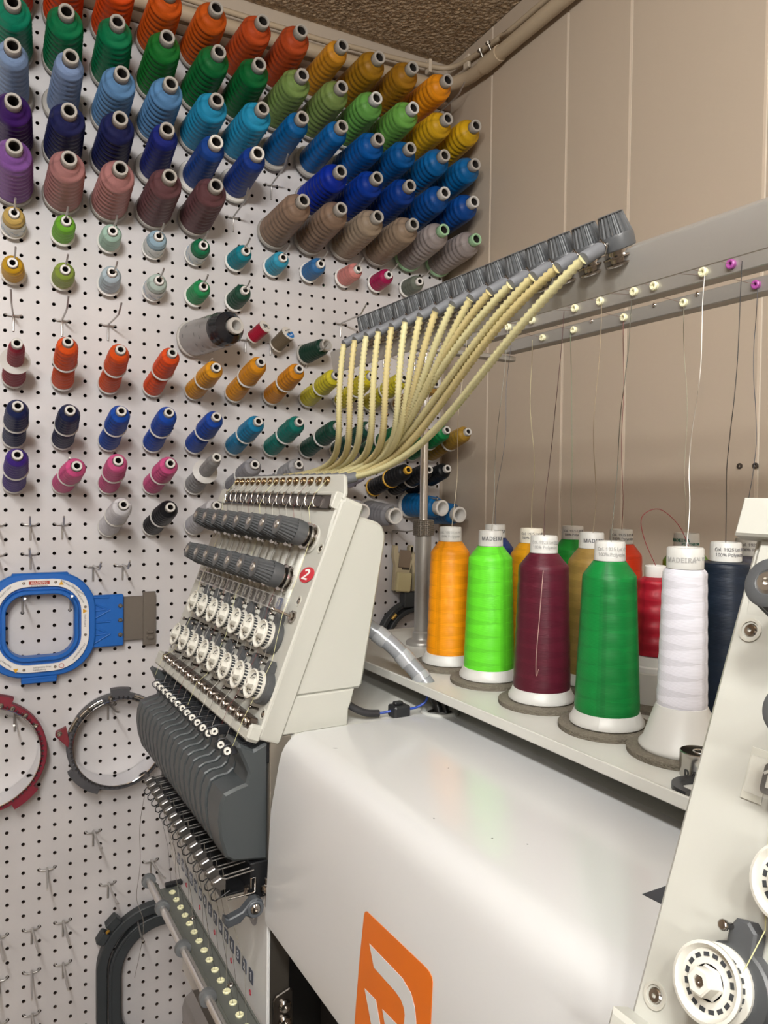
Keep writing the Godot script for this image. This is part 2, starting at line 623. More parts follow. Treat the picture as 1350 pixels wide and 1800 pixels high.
func hook(x: float, y: float, kind: ArrayMesh, label: String, group: String, lean := 0.0) -> void:
	var o := thing("peg_hook", label, "peg hook", Transform3D(Basis(Vector3.UP, lean), Vector3(x, y, 0)), group)
	var steel := mat("peg_steel", Color(0.76, 0.75, 0.74), 0.3, 0.75)
	part("crossbar", peg_bar, steel, o)
	part("peg", kind, steel, o)

# ---------------------------------------------------------------- thread spools
# thread wound on a core: profile of (radius, height) with a crossing relief
func wound(prof: Array, rings: int, seg: int, amp: float, bands: float) -> ArrayMesh:
	var st := begin()
	st.set_smooth_group(7)
	var y0: float = prof[0].y
	var y1: float = prof[prof.size() - 1].y
	var grid := []
	# rings spread along the profile, every corner kept
	var total := 0.0
	for i in prof.size() - 1:
		total += prof[i].distance_to(prof[i + 1])
	var pts := []
	for i in prof.size() - 1:
		var n := maxi(1, int(round(rings * prof[i].distance_to(prof[i + 1]) / total)))
		for k in n:
			pts.append(prof[i].lerp(prof[i + 1], float(k) / n))
	pts.append(prof[prof.size() - 1])
	for p in pts:
		var row := []
		var v: float = (p.y - y0) / (y1 - y0)
		var fade := clampf(minf(v, 1.0 - v) * 14.0, 0.0, 1.0)
		for i in seg + 1:
			var a := TAU * float(i % seg) / seg
			var ph := v * bands * TAU
			var w := 0.35 * maxf(sin(ph + a), sin(ph - a)) + 0.75 * sin(ph) * cos(a) + 0.3
			var r: float = p.x + amp * (w - 0.5) * fade
			row.append([Vector3(r * cos(a), p.y, -r * sin(a)), Vector2(float(i) / seg, v)])
		grid.append(row)
	for j in grid.size() - 1:
		for i in seg:
			for c in [[j, i], [j + 1, i + 1], [j, i + 1], [j, i], [j + 1, i], [j + 1, i + 1]]:
				var e: Array = grid[c[0]][c[1]]
				st.set_uv(e[1])
				st.add_vertex(e[0])
	return finish(st)

var spool_kinds := {}

func make_spool_kinds() -> void:
	# big cone: [thread, core]
	spool_kinds["cone"] = [
		wound(V2([0.0295, 0.006, 0.0302, 0.012, 0.0262, 0.117, 0.0240, 0.124, 0.0122, 0.1395]), 56, 28, 0.0011, 10.0),
		lathed(V2([0, 0.0, 0.0325, 0.0, 0.0328, 0.003, 0.031, 0.006, 0.0112, 0.009, 0.0112, 0.1385, 0.0119, 0.1395, 0.0119, 0.1525, 0.0113, 0.1535, 0.0082, 0.1535, 0.0077, 0.1525, 0.0077, 0.004, 0, 0.004]), 24), lathed(V2([0.0076, 0.1505, 0.0074, 0.006, 0, 0.006]), 18)]
	spool_kinds["slim"] = [
		wound(V2([0.0245, 0.006, 0.025, 0.012, 0.0215, 0.122, 0.0195, 0.130, 0.0122, 0.1390]), 56, 28, 0.0007, 10.0),
		spool_kinds["cone"][1], spool_kinds["cone"][2]]
	spool_kinds["mini"] = [
		wound(V2([0.0172, 0.004, 0.0176, 0.008, 0.0164, 0.044, 0.0145, 0.0515, 0.0088, 0.0565]), 24, 20, 0.0007, 5.0),
		lathed(V2([0, 0.0, 0.0202, 0.0, 0.0206, 0.003, 0.0175, 0.005, 0.008, 0.007, 0.008, 0.056, 0.0080, 0.0568, 0.0080, 0.0625, 0.0075, 0.0632, 0.0048, 0.0632, 0.0045, 0.0625, 0.0045, 0.004, 0, 0.004]), 20), lathed(V2([0.0044, 0.0615, 0.0044, 0.006, 0, 0.006]), 14)]
	spool_kinds["stack"] = [
		wound(V2([0.0176, 0.004, 0.018, 0.009, 0.0162, 0.056, 0.0148, 0.064, 0.0088, 0.0715]), 26, 20, 0.0008, 6.0),
		lathed(V2([0, 0.0, 0.0192, 0.0, 0.0196, 0.003, 0.0175, 0.005, 0.008, 0.007, 0.008, 0.071, 0.0080, 0.072, 0.0080, 0.0775, 0.0074, 0.0782, 0.0048, 0.0782, 0.0045, 0.0775, 0.0045, 0.004, 0, 0.004]), 20), lathed(V2([0.0044, 0.0765, 0.0044, 0.006, 0, 0.006]), 14)]
	spool_kinds["worn"] = [
		wound(V2([0.0122, 0.004, 0.0126, 0.009, 0.0118, 0.056, 0.0105, 0.064, 0.0084, 0.0705]), 26, 20, 0.0004, 6.0),
		lathed(V2([0, 0.0, 0.0222, 0.0, 0.0226, 0.002, 0.0175, 0.004, 0.008, 0.007, 0.008, 0.071, 0.0080, 0.072, 0.0080, 0.0775, 0.0074, 0.0782, 0.0048, 0.0782, 0.0045, 0.0775, 0.0045, 0.004, 0, 0.004]), 20), lathed(V2([0.0044, 0.0765, 0.0044, 0.006, 0, 0.006]), 14)]
	spool_kinds["wide"] = [
		wound(V2([0.026, 0.008, 0.0262, 0.014, 0.0215, 0.095, 0.0165, 0.104]), 34, 24, 0.0008, 8.0),
		lathed(V2([0, 0.0, 0.0285, 0.0, 0.0295, 0.004, 0.0265, 0.008, 0.016, 0.01, 0.0155, 0.112, 0.0165, 0.114, 0.0165, 0.1185, 0.0155, 0.1195, 0.0128, 0.1195, 0.0122, 0.1185, 0.016, 0.006, 0, 0.006]), 28)]

func spool(kind: String, label: String, base: Vector3, tip: Vector3, hex: String, core: String, group: String, spin := 0.0) -> Node3D:
	var xf := along(base, tip - base, Vector3(cos(spin), sin(spin), 0))
	var called := {"cone": "thread_cone", "slim": "thread_cone", "wide": "thread_cone", "mini": "thread_spool", "stack": "thread_spool", "worn": "thread_spool"}[kind] as String
	var o := thing(called, label, "thread cone" if called == "thread_cone" else "thread spool", xf, group)
	part("thread", spool_kinds[kind][0], thread_mat(hex), o)
	part("core", spool_kinds[kind][1], hexm(core, 0.45), o)
	if spool_kinds[kind].size() > 2:
		part("bore_shade", spool_kinds[kind][2], hexm("37322e", 0.7), o)  # shade inside the hollow core is put into this dark colour
	return o

const CONES := [
	["cone", "large red orange thread cone beside the vivid orange one, ending the top row", 0.0127, 2.3053, 2.3243, 0.0107, 2.3073, 0.166, "e8501a", "a8a39c", "steel peg hook carrying the red orange thread cone in the top row"],
	["cone", "large vivid orange thread cone between red orange and bright orange ones in the top row", 0.0889, 2.3053, 2.3243, 0.0869, 2.3073, 0.166, "f2501a", "a8a39c", "steel peg hook carrying the vivid orange thread cone in the top row"],
	["cone", "large bright orange thread cone between vivid orange and burnt orange ones in the top row", 0.1651, 2.3053, 2.3243, 0.1631, 2.3073, 0.166, "f2551c", "a8a39c", "steel peg hook carrying the bright orange thread cone in the top row"],
	["cone", "large burnt orange thread cone between bright orange and dark orange ones in the top row", 0.2413, 2.3053, 2.3243, 0.2393, 2.3073, 0.166, "e0601c", "a8a39c", "steel peg hook carrying the burnt orange thread cone in the top row"],
	["cone", "large dark orange thread cone between burnt orange and rust orange ones in the top row", 0.3175, 2.3053, 2.3243, 0.3155, 2.3044, 0.166, "d8601c", "a8a39c", "steel peg hook carrying the dark orange thread cone in the top row"],
	["cone", "large rust orange thread cone between dark orange and russet ones in the top row", 0.3937, 2.3053, 2.3243, 0.3970, 2.3068, 0.166, "cc5326", "a8a39c", "steel peg hook carrying the rust orange thread cone in the top row"],
	["cone", "large russet thread cone between rust orange and golden amber ones in the top row", 0.4699, 2.3053, 2.3243, 0.4680, 2.3112, 0.166, "c04f26", "a8a39c", "steel peg hook carrying the russet thread cone in the top row"],
	["slim", "large golden amber thread cone between russet and old gold ones in the top row", 0.5461, 2.3053, 2.3243, 0.5480, 2.3075, 0.166, "d8952a", "a8a39c", "steel peg hook carrying the golden amber thread cone in the top row"],
	["cone", "large old gold thread cone between golden amber and dark gold ones in the top row", 0.6223, 2.3053, 2.3243, 0.6238, 2.3068, 0.166, "a8791c", "a8a39c", "steel peg hook carrying the old gold thread cone in the top row"],
	["cone", "large dark gold thread cone between old gold and bright marigold ones in the top row", 0.6985, 2.3053, 2.3243, 0.6960, 2.3073, 0.166, "a8761c", "a8a39c", "steel peg hook carrying the dark gold thread cone in the top row"],
	["cone", "large bright marigold thread cone beside the dark gold one, ending the top row", 0.7747, 2.3053, 2.3243, 0.7745, 2.3040, 0.166, "f39a1c", "a8a39c", "steel peg hook carrying the bright marigold thread cone in the top row"],
	["cone", "large teal green thread cone beside the emerald green one, ending the second row", 0.0127, 2.2291, 2.2481, 0.0081, 2.2208, 0.166, "0e8a6a", "a8a39c", "steel peg hook carrying the teal green thread cone in the second row"],
	["cone", "large emerald green thread cone between teal green and jade green ones in the second row", 0.0889, 2.2291, 2.2481, 0.0826, 2.2290, 0.166, "118050", "a8a39c", "steel peg hook carrying the emerald green thread cone in the second row"],
	["cone", "large jade green thread cone between emerald green and kelly green ones in the second row", 0.1651, 2.2291, 2.2481, 0.1575, 2.2355, 0.166, "118052", "a8a39c", "steel peg hook carrying the jade green thread cone in the second row"],
	["cone", "large kelly green thread cone between jade green and forest green ones in the second row", 0.2413, 2.2291, 2.2481, 0.2352, 2.2338, 0.166, "1f7a32", "a8a39c", "steel peg hook carrying the kelly green thread cone in the second row"],
	["cone", "large forest green thread cone between kelly green and deep green ones in the second row", 0.3175, 2.2291, 2.2481, 0.3207, 2.2337, 0.166, "167038", "a8a39c", "steel peg hook carrying the forest green thread cone in the second row"],
	["cone", "large deep green thread cone between forest green and sage green ones in the second row", 0.3937, 2.2291, 2.2481, 0.3913, 2.2319, 0.166, "0e6a34", "a8a39c", "steel peg hook carrying the deep green thread cone in the second row"],
	["cone", "large sage green thread cone between deep green and moss green ones in the second row", 0.4699, 2.2291, 2.2481, 0.4708, 2.2344, 0.166, "7f9a55", "a8a39c", "steel peg hook carrying the sage green thread cone in the second row"],
	["cone", "large moss green thread cone between sage green and leaf green ones in the second row", 0.5461, 2.2291, 2.2481, 0.5476, 2.2331, 0.166, "7a9250", "a8a39c", "steel peg hook carrying the moss green thread cone in the second row"],
	["cone", "large leaf green thread cone between moss green and spring green ones in the second row", 0.6223, 2.2291, 2.2481, 0.6184, 2.2306, 0.166, "6aa850", "c8c8c4", "steel peg hook carrying the leaf green thread cone in the second row"],
	["cone", "large spring green thread cone between leaf green and mustard yellow ones in the second row", 0.6985, 2.2291, 2.2481, 0.6984, 2.2318, 0.166, "72b050", "c8c8c4", "steel peg hook carrying the spring green thread cone in the second row"],
	["cone", "large mustard yellow thread cone between spring green and golden yellow ones in the second row", 0.7747, 2.2291, 2.2481, 0.7757, 2.2297, 0.166, "d8a81e", "a8a39c", "steel peg hook carrying the mustard yellow thread cone in the second row"],
	["cone", "large golden yellow thread cone beside the mustard yellow one, ending the second row", 0.8509, 2.2291, 2.2481, 0.8431, 2.2321, 0.166, "dcae1e", "a8a39c", "steel peg hook carrying the golden yellow thread cone in the second row"],
	["slim", "large powder blue thread cone beside the periwinkle blue one, ending the third row", 0.0127, 2.1529, 2.1719, 0.0080, 2.1566, 0.166, "8aa4cc", "a8a39c", "steel peg hook carrying the powder blue thread cone in the third row"],
	["slim", "large periwinkle blue thread cone between powder blue and cornflower blue ones in the third row", 0.0889, 2.1529, 2.1719, 0.0890, 2.1629, 0.166, "8ea6d0", "a8a39c", "steel peg hook carrying the periwinkle blue thread cone in the third row"],
	["cone", "large cornflower blue thread cone between periwinkle blue and sky blue ones in the third row", 0.1651, 2.1529, 2.1719, 0.1644, 2.1569, 0.166, "6a98c8", "a8a39c", "steel peg hook carrying the cornflower blue thread cone in the third row"],
	["cone", "large sky blue thread cone between cornflower blue and turquoise blue ones in the third row", 0.2413, 2.1529, 2.1719, 0.2409, 2.1605, 0.166, "6496c8", "a8a39c", "steel peg hook carrying the sky blue thread cone in the third row"],
	["cone", "large turquoise blue thread cone between sky blue and bright turquoise ones in the third row", 0.3175, 2.1529, 2.1719, 0.3172, 2.1528, 0.166, "2a98c4", "a8a39c", "steel peg hook carrying the turquoise blue thread cone in the third row"],
	["cone", "large bright turquoise thread cone between turquoise blue and cerulean blue ones in the third row", 0.3937, 2.1529, 2.1719, 0.3977, 2.1581, 0.166, "2a9cc8", "a8a39c", "steel peg hook carrying the bright turquoise thread cone in the third row"],
	["slim", "large cerulean blue thread cone between bright turquoise and azure blue ones in the third row", 0.4699, 2.1529, 2.1719, 0.4714, 2.1600, 0.166, "0a66a8", "a8a39c", "steel peg hook carrying the cerulean blue thread cone in the third row"],
	["slim", "large azure blue thread cone between cerulean blue and medium blue ones in the third row", 0.5461, 2.1529, 2.1719, 0.5491, 2.1630, 0.166, "0a64ac", "a8a39c", "steel peg hook carrying the azure blue thread cone in the third row"],
	["cone", "large medium blue thread cone between azure blue and ocean blue ones in the third row", 0.6223, 2.1529, 2.1719, 0.6241, 2.1562, 0.166, "0858a6", "a8a39c", "steel peg hook carrying the medium blue thread cone in the third row"],
	["cone", "large ocean blue thread cone between medium blue and peacock blue ones in the third row", 0.6985, 2.1529, 2.1719, 0.6928, 2.1544, 0.166, "0a5aa0", "a8a39c", "steel peg hook carrying the ocean blue thread cone in the third row"],
	["cone", "large peacock blue thread cone between ocean blue and lagoon blue ones in the third row", 0.7747, 2.1529, 2.1719, 0.7699, 2.1572, 0.166, "0c66a8", "a8a39c", "steel peg hook carrying the peacock blue thread cone in the third row"],
	["cone", "large lagoon blue thread cone beside the peacock blue one, ending the third row", 0.8509, 2.1529, 2.1719, 0.8427, 2.1555, 0.166, "0c68a8", "a8a39c", "steel peg hook carrying the lagoon blue thread cone in the third row"],
	["cone", "large dark violet thread cone beside the dark navy one, ending the fourth row", 0.0127, 2.0767, 2.0957, 0.0086, 2.0754, 0.163, "3e1a66", "a8a39c", "steel peg hook carrying the dark violet thread cone in the fourth row"],
	["cone", "large dark navy thread cone between dark violet and navy ones in the fourth row", 0.0889, 2.0767, 2.0957, 0.0865, 2.0799, 0.163, "252a5c", "a8a39c", "steel peg hook carrying the dark navy thread cone in the fourth row"],
	["cone", "large navy thread cone between dark navy and royal navy ones in the fourth row", 0.1651, 2.0767, 2.0957, 0.1621, 2.0858, 0.163, "22285a", "a8a39c", "steel peg hook carrying the navy thread cone in the fourth row"],
	["slim", "large royal navy thread cone between navy and cobalt blue ones in the fourth row", 0.2413, 2.0767, 2.0957, 0.2353, 2.0853, 0.163, "232f86", "a8a39c", "steel peg hook carrying the royal navy thread cone in the fourth row"],
	["slim", "large cobalt blue thread cone between royal navy and deep cobalt ones in the fourth row", 0.3175, 2.0767, 2.0957, 0.3164, 2.0830, 0.163, "1e4a9c", "d8d4cc", "steel peg hook carrying the cobalt blue thread cone in the fourth row"],
	["slim", "large deep cobalt thread cone between cobalt blue and ultramarine ones in the fourth row", 0.3937, 2.0767, 2.0957, 0.3892, 2.0797, 0.163, "1a3f98", "d8d4cc", "steel peg hook carrying the deep cobalt thread cone in the fourth row"],
	["cone", "large ultramarine thread cone between deep cobalt and strong blue ones in the fourth row", 0.5461, 2.0767, 2.0957, 0.5471, 2.0810, 0.163, "0a2ea4", "a8a39c", "steel peg hook carrying the ultramarine thread cone in the fourth row"],
	["cone", "large strong blue thread cone between ultramarine and true blue ones in the fourth row", 0.6223, 2.0767, 2.0957, 0.6221, 2.0843, 0.163, "08389c", "a8a39c", "steel peg hook carrying the strong blue thread cone in the fourth row"],
	["cone", "large true blue thread cone between strong blue and french blue ones in the fourth row", 0.6985, 2.0767, 2.0957, 0.6934, 2.0838, 0.163, "083a90", "a8a39c", "steel peg hook carrying the true blue thread cone in the fourth row"],
	["cone", "large french blue thread cone between true blue and bright-steel blue ones in the fourth row", 0.7747, 2.0767, 2.0957, 0.7716, 2.0854, 0.163, "0c4c98", "c8c6c2", "steel peg hook carrying the french blue thread cone in the fourth row"],
	["cone", "large bright-steel blue thread cone beside the french blue one, ending the fourth row", 0.8430, 2.0767, 2.0957, 0.8410, 2.0806, 0.163, "0c4a9a", "c8c6c2", "steel peg hook carrying the bright-steel blue thread cone in the fourth row"],
	["cone", "large lilac purple thread cone beside the dusty pink one, ending the fifth row", 0.0127, 2.0005, 2.0195, 0.0101, 2.0083, 0.155, "8a5aa8", "a8a39c", "steel peg hook carrying the lilac purple thread cone in the fifth row"],
	["cone", "large dusty pink thread cone between lilac purple and rose pink ones in the fifth row", 0.0889, 2.0005, 2.0195, 0.0866, 2.0065, 0.155, "b88280", "a8a39c", "steel peg hook carrying the dusty pink thread cone in the fifth row"],
	["cone", "large rose pink thread cone between dusty pink and mauve brown ones in the fifth row", 0.1651, 2.0005, 2.0195, 0.1625, 2.0071, 0.155, "bc8482", "a8a39c", "steel peg hook carrying the rose pink thread cone in the fifth row"],
	["cone", "large mauve brown thread cone between rose pink and plum brown ones in the fifth row", 0.2413, 2.0005, 2.0195, 0.2397, 2.0099, 0.155, "6e4a4e", "a8a39c", "steel peg hook carrying the mauve brown thread cone in the fifth row"],
	["cone", "large plum brown thread cone between mauve brown and taupe brown ones in the fifth row", 0.3175, 2.0005, 2.0195, 0.3167, 2.0099, 0.155, "6a464a", "a8a39c", "steel peg hook carrying the plum brown thread cone in the fifth row"],
	["cone", "large taupe brown thread cone between plum brown and cocoa taupe ones in the fifth row", 0.4699, 2.0005, 2.0195, 0.4748, 2.0143, 0.155, "937a68", "a8a39c", "steel peg hook carrying the taupe brown thread cone in the fifth row"],
	["cone", "large cocoa taupe thread cone between taupe brown and sand beige ones in the fifth row", 0.5461, 2.0005, 2.0195, 0.5488, 2.0135, 0.155, "8c7462", "a8a39c", "steel peg hook carrying the cocoa taupe thread cone in the fifth row"],
	["cone", "large sand beige thread cone between cocoa taupe and warm beige ones in the fifth row", 0.6223, 2.0005, 2.0195, 0.6243, 2.0122, 0.155, "a2907c", "a8a39c", "steel peg hook carrying the sand beige thread cone in the fifth row"],
	["cone", "large warm beige thread cone between sand beige and silver grey ones in the fifth row", 0.6985, 2.0005, 2.0195, 0.7015, 2.0116, 0.155, "9a8672", "a8a39c", "steel peg hook carrying the warm beige thread cone in the fifth row"],
	["cone", "large silver grey thread cone between warm beige and pearl grey ones in the fifth row", 0.7747, 2.0005, 2.0195, 0.7712, 2.0124, 0.155, "a49a98", "9cc49c", "steel peg hook carrying the silver grey thread cone in the fifth row"],
	["cone", "large pearl grey thread cone beside the silver grey one, ending the fifth row", 0.8509, 2.0005, 2.0195, 0.8478, 2.0069, 0.155, "a09694", "9cc49c", "steel peg hook carrying the pearl grey thread cone in the fifth row"],
	["mini", "small gold-white thread spool beside the lime green one, upper mini row", 0.0127, 1.9338, 1.9433, 0.0123, 1.9390, 0.077, "d8b86a", "e4e2de", "steel peg hook carrying the gold-white thread spool in the upper mini row"],
	["mini", "small lime green thread spool between gold-white and pale mint ones, upper mini row", 0.0889, 1.9338, 1.9433, 0.0901, 1.9399, 0.077, "7ac03a", "e4e2de", "steel peg hook carrying the lime green thread spool in the upper mini row"],
	["mini", "small pale mint thread spool between lime green and blue-white ones, upper mini row", 0.1651, 1.9338, 1.9433, 0.1632, 1.9354, 0.077, "b8dccc", "e4e2de", "steel peg hook carrying the pale mint thread spool in the upper mini row"],
	["mini", "small blue-white thread spool between pale mint and green-white ones, upper mini row", 0.2413, 1.9338, 1.9433, 0.2400, 1.9394, 0.077, "a8c8dc", "e4e2de", "steel peg hook carrying the blue-white thread spool in the upper mini row"],
	["mini", "small green-white thread spool between blue-white and teal ones, upper mini row", 0.3175, 1.9338, 1.9433, 0.3185, 1.9362, 0.077, "1c7a52", "e4e2de", "steel peg hook carrying the green-white thread spool in the upper mini row"],
	["mini", "small teal thread spool between green-white and light turquoise ones, upper mini row", 0.3937, 1.9338, 1.9433, 0.3979, 1.9385, 0.077, "128a9c", "e4e2de", "steel peg hook carrying the teal thread spool in the upper mini row"],
	["mini", "small light turquoise thread spool between teal and denim blue ones, upper mini row", 0.4699, 1.9338, 1.9433, 0.4700, 1.9370, 0.077, "3aa8cc", "e4e2de", "steel peg hook carrying the light turquoise thread spool in the upper mini row"],
	["mini", "small denim blue thread spool between light turquoise and coral pink ones, upper mini row", 0.5461, 1.9338, 1.9433, 0.5468, 1.9367, 0.077, "3a78b4", "e4e2de", "steel peg hook carrying the denim blue thread spool in the upper mini row"],
	["mini", "small coral pink thread spool between denim blue and magenta ones, upper mini row", 0.6223, 1.9338, 1.9433, 0.6284, 1.9390, 0.077, "e0908a", "e4e2de", "steel peg hook carrying the coral pink thread spool in the upper mini row"],
	["mini", "small magenta thread spool between coral pink and grey green ones, upper mini row", 0.6985, 1.9338, 1.9433, 0.6968, 1.9371, 0.077, "b01a58", "e4e2de", "steel peg hook carrying the magenta thread spool in the upper mini row"],
	["mini", "small grey green thread spool beside the magenta one, upper mini row", 0.7747, 1.9338, 1.9433, 0.7691, 1.9334, 0.077, "747c70", "e4e2de", "steel peg hook carrying the grey green thread spool in the upper mini row"],
	["mini", "small yellow thread spool beside the olive lime one, lower mini row", 0.0127, 1.8576, 1.8671, 0.0096, 1.8589, 0.077, "d8a824", "e4e2de", "steel peg hook carrying the yellow thread spool in the lower mini row"],
	["mini", "small olive lime thread spool between yellow and ice blue ones, lower mini row", 0.0889, 1.8576, 1.8671, 0.0883, 1.8597, 0.077, "98b04c", "e4e2de", "steel peg hook carrying the olive lime thread spool in the lower mini row"],
	["mini", "small ice blue thread spool between olive lime and pale-multicolour ones, lower mini row", 0.1651, 1.8576, 1.8671, 0.1623, 1.8663, 0.077, "c0d4e0", "e4e2de", "steel peg hook carrying the ice blue thread spool in the lower mini row"],
	["mini", "small pale-multicolour thread spool between ice blue and grass green ones, lower mini row", 0.2413, 1.8576, 1.8671, 0.2408, 1.8630, 0.077, "c8dcd4", "e4e2de", "steel peg hook carrying the pale-multicolour thread spool in the lower mini row"],
	["mini", "small grass green thread spool between pale-multicolour and dark green ones, lower mini row", 0.3175, 1.8576, 1.8671, 0.3192, 1.8627, 0.077, "2a9a5c", "e4e2de", "steel peg hook carrying the grass green thread spool in the lower mini row"],
	["mini", "small dark green thread spool beside the grass green one, lower mini row", 0.3937, 1.8576, 1.8671, 0.3961, 1.8665, 0.077, "22503e", "e4e2de", "steel peg hook carrying the dark green thread spool in the lower mini row"],
]

const STACKS := [
	["dark red", "first", 0.0127, 1.6822, 1.6867, 0.0127, 1.7164, "9c1c34"],
	["bright orange", "first", 0.0889, 1.6822, 1.6867, 0.0841, 1.7271, "ee5a1e"],
	["vivid orange", "first", 0.1651, 1.6822, 1.6867, 0.1625, 1.7215, "ee5a1e"],
	["red orange", "first", 0.2413, 1.6822, 1.6867, 0.2449, 1.7248, "ec5420"],
	["golden yellow", "first", 0.3175, 1.6822, 1.6867, 0.3172, 1.7049, "e8a01e"],
	["amber yellow", "first", 0.3937, 1.6822, 1.6867, 0.3974, 1.7225, "e6981c"],
	["deep amber", "first", 0.4699, 1.6822, 1.6867, 0.4685, 1.7160, "e2921c"],
	["lemon yellow", "first", 0.5461, 1.6822, 1.6867, 0.5409, 1.7104, "d8cc30"],
	["canary yellow", "first", 0.6223, 1.6822, 1.6867, 0.6133, 1.7152, "dccc2c"],
	["pale lemon", "first", 0.6864, 1.6822, 1.6867, 0.6844, 1.7166, "d4c830"],
	["tan gold", "first", 0.7571, 1.6822, 1.6867, 0.7551, 1.7099, "b8904c"],
	["midnight navy", "second", 0.0127, 1.5806, 1.5851, 0.0137, 1.6226, "1e2a5a"],
	["dark navy", "second", 0.0889, 1.5806, 1.5851, 0.0873, 1.6201, "1c2850"],
	["royal blue", "second", 0.1651, 1.5806, 1.5851, 0.1640, 1.6238, "1a52b8"],
	["bright royal blue", "second", 0.2413, 1.5806, 1.5851, 0.2396, 1.6264, "1a50ba"],
	["deep royal blue", "second", 0.3175, 1.5806, 1.5851, 0.3192, 1.6233, "1a4cb0"],
	["ocean blue", "second", 0.3937, 1.5806, 1.5851, 0.3930, 1.6185, "1c84b4"],
	["teal green", "second", 0.4699, 1.5806, 1.5851, 0.4703, 1.6225, "127a70"],
	["bottle green", "second", 0.5461, 1.5806, 1.5851, 0.5464, 1.6182, "154a3c"],
	["dark bottle green", "second", 0.6141, 1.5806, 1.5851, 0.6121, 1.6204, "14463a"],
	["pine green", "second", 0.6778, 1.5806, 1.5851, 0.6758, 1.6126, "10603a"],
	["emerald green", "second", 0.7441, 1.5806, 1.5851, 0.7421, 1.6168, "107040"],
	["kelly green", "second", 0.7863, 1.5806, 1.5851, 0.7843, 1.6221, "128848"],
	["antique gold", "second", 0.8366, 1.5806, 1.5851, 0.8346, 1.6211, "b08a34"],
	["purple", "third", 0.0127, 1.5044, 1.5089, 0.0129, 1.5488, "43288a"],
	["hot pink", "third", 0.0889, 1.5044, 1.5089, 0.0971, 1.5328, "e05a94"],
	["rose pink", "third", 0.1651, 1.5044, 1.5089, 0.1589, 1.5435, "e06098"],
	["bright pink", "third", 0.2413, 1.5044, 1.5089, 0.2417, 1.5411, "de5a94"],
	["silver grey", "third", 0.3175, 1.5044, 1.5089, 0.3205, 1.5548, "a0a0a0"],
	["light grey", "third", 0.3937, 1.5044, 1.5089, 0.3873, 1.5430, "9c9ca2"],
	["pale grey", "third", 0.4699, 1.5044, 1.5089, 0.4699, 1.5452, "a4a4a8"],
	["pale lavender", "third", 0.5996, 1.5044, 1.5089, 0.5976, 1.5346, "b0b0c8"],
	["black with yellow ends", "third", 0.6985, 1.5044, 1.5089, 0.6957, 1.5400, "16181c"],
	["black", "third", 0.7452, 1.5044, 1.5089, 0.7432, 1.5422, "16181c"],
	["jet black", "third", 0.7888, 1.5044, 1.5089, 0.7868, 1.5454, "14161a"],
	["white", "last", 0.1651, 1.4282, 1.4327, 0.1678, 1.4731, "e6e6ec"],
	["black", "last", 0.2413, 1.4282, 1.4327, 0.2421, 1.4685, "16181e"],
	["off-white", "last", 0.3175, 1.4282, 1.4327, 0.3206, 1.4714, "c8c8cc"],
]

